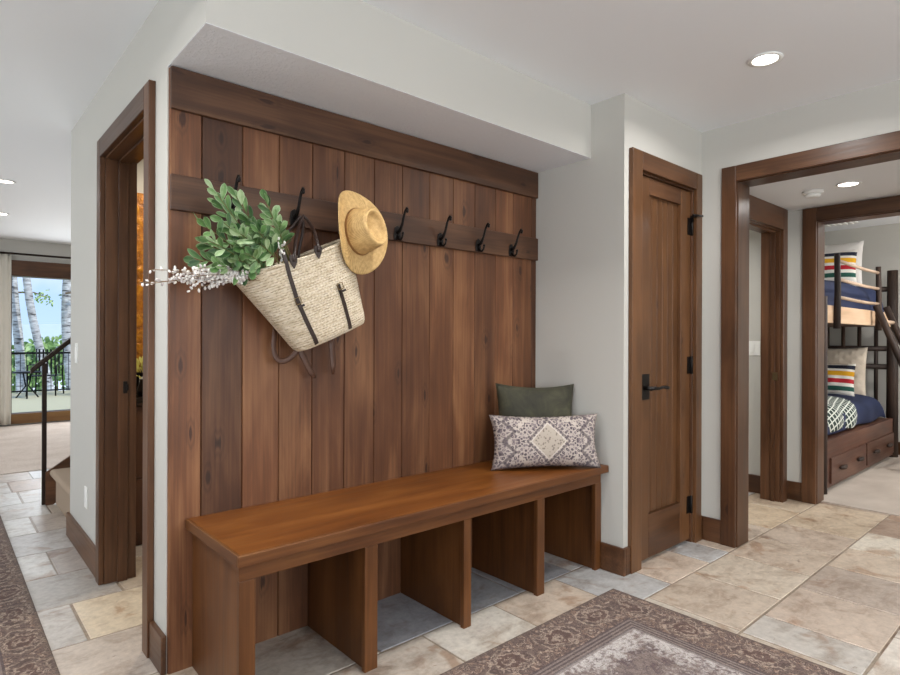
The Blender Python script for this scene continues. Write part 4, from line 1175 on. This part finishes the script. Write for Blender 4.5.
# ------------------------------------------------------------------ bunk bed in the bedroom
bb_ = thing('bunk_bed', 'dark log bunk bed with drawers under the lower bunk', 'bunk bed', (5.3, 1.49, 0))
BX0, BX1, BY0, BY1 = 5.235, 7.50, 1.50, 2.52
for (x, y, z) in ((BX0, BY0, 1.55), (BX1 - .05, BY0, 1.93), (BX0, BY1, 1.93), (BX1 - .05, BY1, 1.93)):
    MB().tube([(x, y, 0), (x + .004, y, z * .5), (x, y, z)], [.052 if x > 6 else .036, .05 if x > 6 else .035, .046 if x > 6 else .033], 14).build('post', M['log'], bb_)
MB().box(BX0 + .03, BX1 - .07, 1.485, 1.515, .03, .405).build('front_board', M['cab_x'], bb_, bevel=.004)
for a, b in ((5.37, 6.36), (6.40, 7.38)):
    d_ = MB().box(a, b, 1.470, 1.486, .06, .265).build('drawer', M['cab_x'], bb_, bevel=.004)
    for q in (.25, .75):
        x = a + (b - a) * q
        MB().tube([(x - .07, 1.452, .165), (x, 1.445, .165), (x + .07, 1.452, .165)], [.012, .02, .012], 8).build('drawer_pull', M['log'], d_)
MB().box(BX0 + .03, BX1 - .07, 1.52, BY1, .06, .40).build('lower_deck', M['cab_x'], bb_)
MB().box(BX0 + .03, BX1 - .06, 1.485, 1.52, 1.345, 1.485).build('upper_side_board', M['pine'], bb_, bevel=.004)
MB().box(BX0 + .03, BX1 - .06, 1.52, BY1, 1.35, 1.39).build('upper_deck', M['cab_x'], bb_)
for x in (5.47, 6.73):
    MB().tube([(x, 1.465, 1.30), (x + .008, 1.462, 1.6), (x, 1.465, 1.905)], [.027, .024, .022], 12).build('guard_post', M['log'], bb_)
for zz in (1.84, 1.69, 1.545):
    MB().tube([(5.47, 1.465, zz + .012), (5.9, 1.463, zz + .004), (6.3, 1.466, zz + .001), (6.73, 1.465, zz + .006)], .014, 10).build('guard_rail', M['peeled'], bb_)
for zz in (1.12, .93, 1.74):
    MB().tube([(BX1 - .05, BY0, zz), (BX1 - .05, BY1, zz)], .028, 10).build('headboard_rail', M['log'], bb_)
for k in range(6):
    y = 1.64 + .148 * k
    MB().tube([(BX1 - .05, y, .50), (BX1 - .05, y, 1.35)], .019, 8).build('headboard_spindle', M['log'], bb_)
def quilt(x0, x1, y0, y1, z0, z1, name, label):
    mb = MB(); P = []
    n = 26; m = 14
    prof = [(y0 - .012, z0), (y0 - .02, z0 + (z1 - z0) * .35), (y0 - .012, z0 + (z1 - z0) * .7), (y0 + .03, z1 - .02), (y0 + .12, z1)]
    prof += [(y0 + .12 + (y1 - y0 - .12) * q / 6, z1 + .012 * sin(q)) for q in range(1, 7)]
    for i in range(n + 1):
        x = x0 + (x1 - x0) * i / n
        end = min(1, (n - i) / 3); sag = (1 - end) ** 2 * (z1 - z0) * .5
        P.append([(x, y + .010 * sin(x * 9 + z * 13), z - sag * (1 if z > z0 + .05 else 0) + .010 * sin(x * 7 + y * 5)) for y, z in prof])
    P = [P[0][:0] or [(p[0], p[1], z0) for p in P[0]]] + P + [[(p[0], p[1], z0) for p in P[-1]]]
    mb.grid(P)
    o = mb.build(name, M['navy'], sub=1, solid=.006)
    return tag(o, label, 'bedding', 'navy quilts on the bunks')
quilt(5.36, 7.36, 1.56, 2.48, .415, .64, 'quilt', 'navy quilt on the lower bunk')
quilt(5.36, 7.36, 1.56, 2.48, 1.40, 1.74, 'quilt', 'navy quilt on the upper bunk behind the guard rail')
fy = radians(-90)
def bp(name, label, mat, w, h, th, x, y, z, tilt, yaw=-1.45):
    return cushion(name, label, 'pillow', mat, w, h, th, place(x, y, z, yaw, tilt), .05)
bp('bed_pillow', 'cream knitted pillow against the headboard of the lower bunk', M['knit'], .56, .54, .16, 7.22, 1.95, .87, -.22)
bp('bed_pillow', 'striped wool pillow on the lower bunk', M['stripe'], .46, .345, .13, 6.93, 1.93, .80, -.25)
bp('bed_pillow', 'fluffy white pillow at the head of the upper bunk', M['knit_white'], .60, .52, .16, 7.20, 2.0, 1.99, -.15)
bp('bed_pillow', 'striped wool pillow on the upper bunk', M['stripe'], .56, .36, .13, 6.98, 1.98, 1.955, -.2)
mb = MB(); P = []
for i in range(15):
    x = 5.36 + 1.0 * i / 14
    P.append([(x, y + .014 * sin(x * 14), z + .012 * sin(x * 9 + y * 4)) for y, z in ((1.54, .43), (1.525, .50), (1.535, .57), (1.57, .645), (1.70, .668), (2.0, .672), (2.3, .672))])
mb.grid(P); o = mb.build('plaid_blanket', M['plaid'], solid=.008, sub=1); tag(o, 'green and white plaid blanket draped over the lower bunk', 'blanket')
ld = thing('bunk_ladder', 'log ladder leaning against the upper bunk', 'ladder', (6.75, .9, 0))
for x in (6.573, 6.94):
    MB().tube([(x, .885, 0), (x + .006, 1.16, .75), (x, 1.448, 1.53)], [.032, .03, .028], 10).build('ladder_rail', M['log'], ld)
for k in range(5):
    q = .14 + k * .19; y, z = .885 + .563 * q, 1.53 * q
    MB().tube([(6.573, y, z), (6.94, y, z)], .019, 10).build('rung', M['peeled'], ld)

# ------------------------------------------------------------------ light
def area(name, loc, target, sx, sy, power, col=(1, 1, 1)):
    d = bpy.data.lights.new(name, 'AREA'); d.shape = 'RECTANGLE'; d.size = sx; d.size_y = sy; d.energy = power; d.color = col
    o = bpy.data.objects.new(name, d); COL.objects.link(o); o.location = loc
    o.rotation_euler = (Vector(target) - Vector(loc)).to_track_quat('-Z', 'Y').to_euler()
    return o
area('unseen_window_lamp', (-2.62, -.3, 1.45), (5, -.3, 3.2), 3.6, 1.4, 46, (.93, .97, 1.0))  # fill lamp at an added window, tilted up to brighten the ceiling
area('unseen_window_lamp', (.55, -3.58, 1.45), (.55, 5, 3.9), 3.9, 1.4, 128, (.95, .98, 1.0))  # main fill lamp at an added window, also aimed towards the ceiling
area('unseen_window_lamp', (-2.62, 5.0, 1.45), (5, 5.0, 1.8), 2.0, 1.4, 52, (.93, .97, 1.0))  # lamp at an added window, brightens the left wall and living floor
area('unseen_window_lamp', (6.3, -1.58, 1.45), (6.3, 3, 1.2), 1.5, 1.2, 60, (1, .97, .93))
area('patio_daylight', (2.0, 9.88, 1.15), (2.0, 0, .6), 2.2, 1.8, 52, (.95, .98, 1.0))

w = bpy.data.worlds.new('World'); SC.world = w; w.use_nodes = True
nt = w.node_tree; nt.nodes.clear()
out = nt.nodes.new('ShaderNodeOutputWorld'); bg = nt.nodes.new('ShaderNodeBackground')
tc = nt.nodes.new('ShaderNodeTexCoord'); sp = nt.nodes.new('ShaderNodeSeparateXYZ'); nt.links.new(tc.outputs['Generated'], sp.inputs[0])
rp = nt.nodes.new('ShaderNodeValToRGB'); nt.links.new(sp.outputs[2], rp.inputs[0])
e = rp.color_ramp.elements; e[0].position = 0.0; e[0].color = (.56, .74, .97, 1); e[1].position = .35; e[1].color = (.28, .48, .90, 1)
nz = nt.nodes.new('ShaderNodeTexNoise'); nz.inputs['Scale'].default_value = 5; nz.inputs['Detail'].default_value = 4; nt.links.new(tc.outputs['Generated'], nz.inputs[0])
r2 = nt.nodes.new('ShaderNodeValToRGB'); nt.links.new(nz.outputs[0], r2.inputs[0]); r2.color_ramp.elements[0].position = .5; r2.color_ramp.elements[1].position = .68
mx = nt.nodes.new('ShaderNodeMix'); mx.data_type = 'RGBA'; nt.links.new(r2.outputs[0], mx.inputs[0]); nt.links.new(rp.outputs[0], mx.inputs[6]); mx.inputs[7].default_value = (.95, .96, .98, 1)
nt.links.new(mx.outputs[2], bg.inputs[0]); bg.inputs[1].default_value = 1.25
nt.links.new(bg.outputs[0], out.inputs[0])
sun = bpy.data.lights.new('sun', 'SUN'); sun.energy = 3.0; sun.angle = .02; sun.color = (1, .96, .9)
so = bpy.data.objects.new('sun', sun); COL.objects.link(so); so.rotation_euler = (radians(38), radians(8), radians(20))

# ------------------------------------------------------------------ camera
cd = bpy.data.cameras.new('camera'); cd.sensor_width = 36; cd.lens = 584.40 / 900 * 36; cd.shift_y = 1.475 / 900
cd.clip_start = .05; cd.clip_end = 800
cam = bpy.data.objects.new('camera', cd); COL.objects.link(cam)
cam.matrix_world = Matrix.Translation((.008, 0, 1.2054)) @ Matrix.Rotation(radians(48.520 - 90), 4, 'Z') @ Matrix.Rotation(radians(90), 4, 'X') @ Matrix.Rotation(radians(.1926), 4, 'Z')
SC.camera = cam
SC.view_settings.view_transform = 'Standard'; SC.view_settings.look = 'None'
SC.view_settings.gamma = 1; SC.view_settings.exposure = 0; SC.view_settings.use_curve_mapping = False
SC.cycles.max_bounces = 8; SC.cycles.diffuse_bounces = 5; SC.cycles.glossy_bounces = 3; SC.cycles.transmission_bounces = 4
SC.cycles.sample_clamp_indirect = 6; SC.cycles.caustics_reflective = False; SC.cycles.caustics_refractive = False
SC.cycles.use_denoising = True
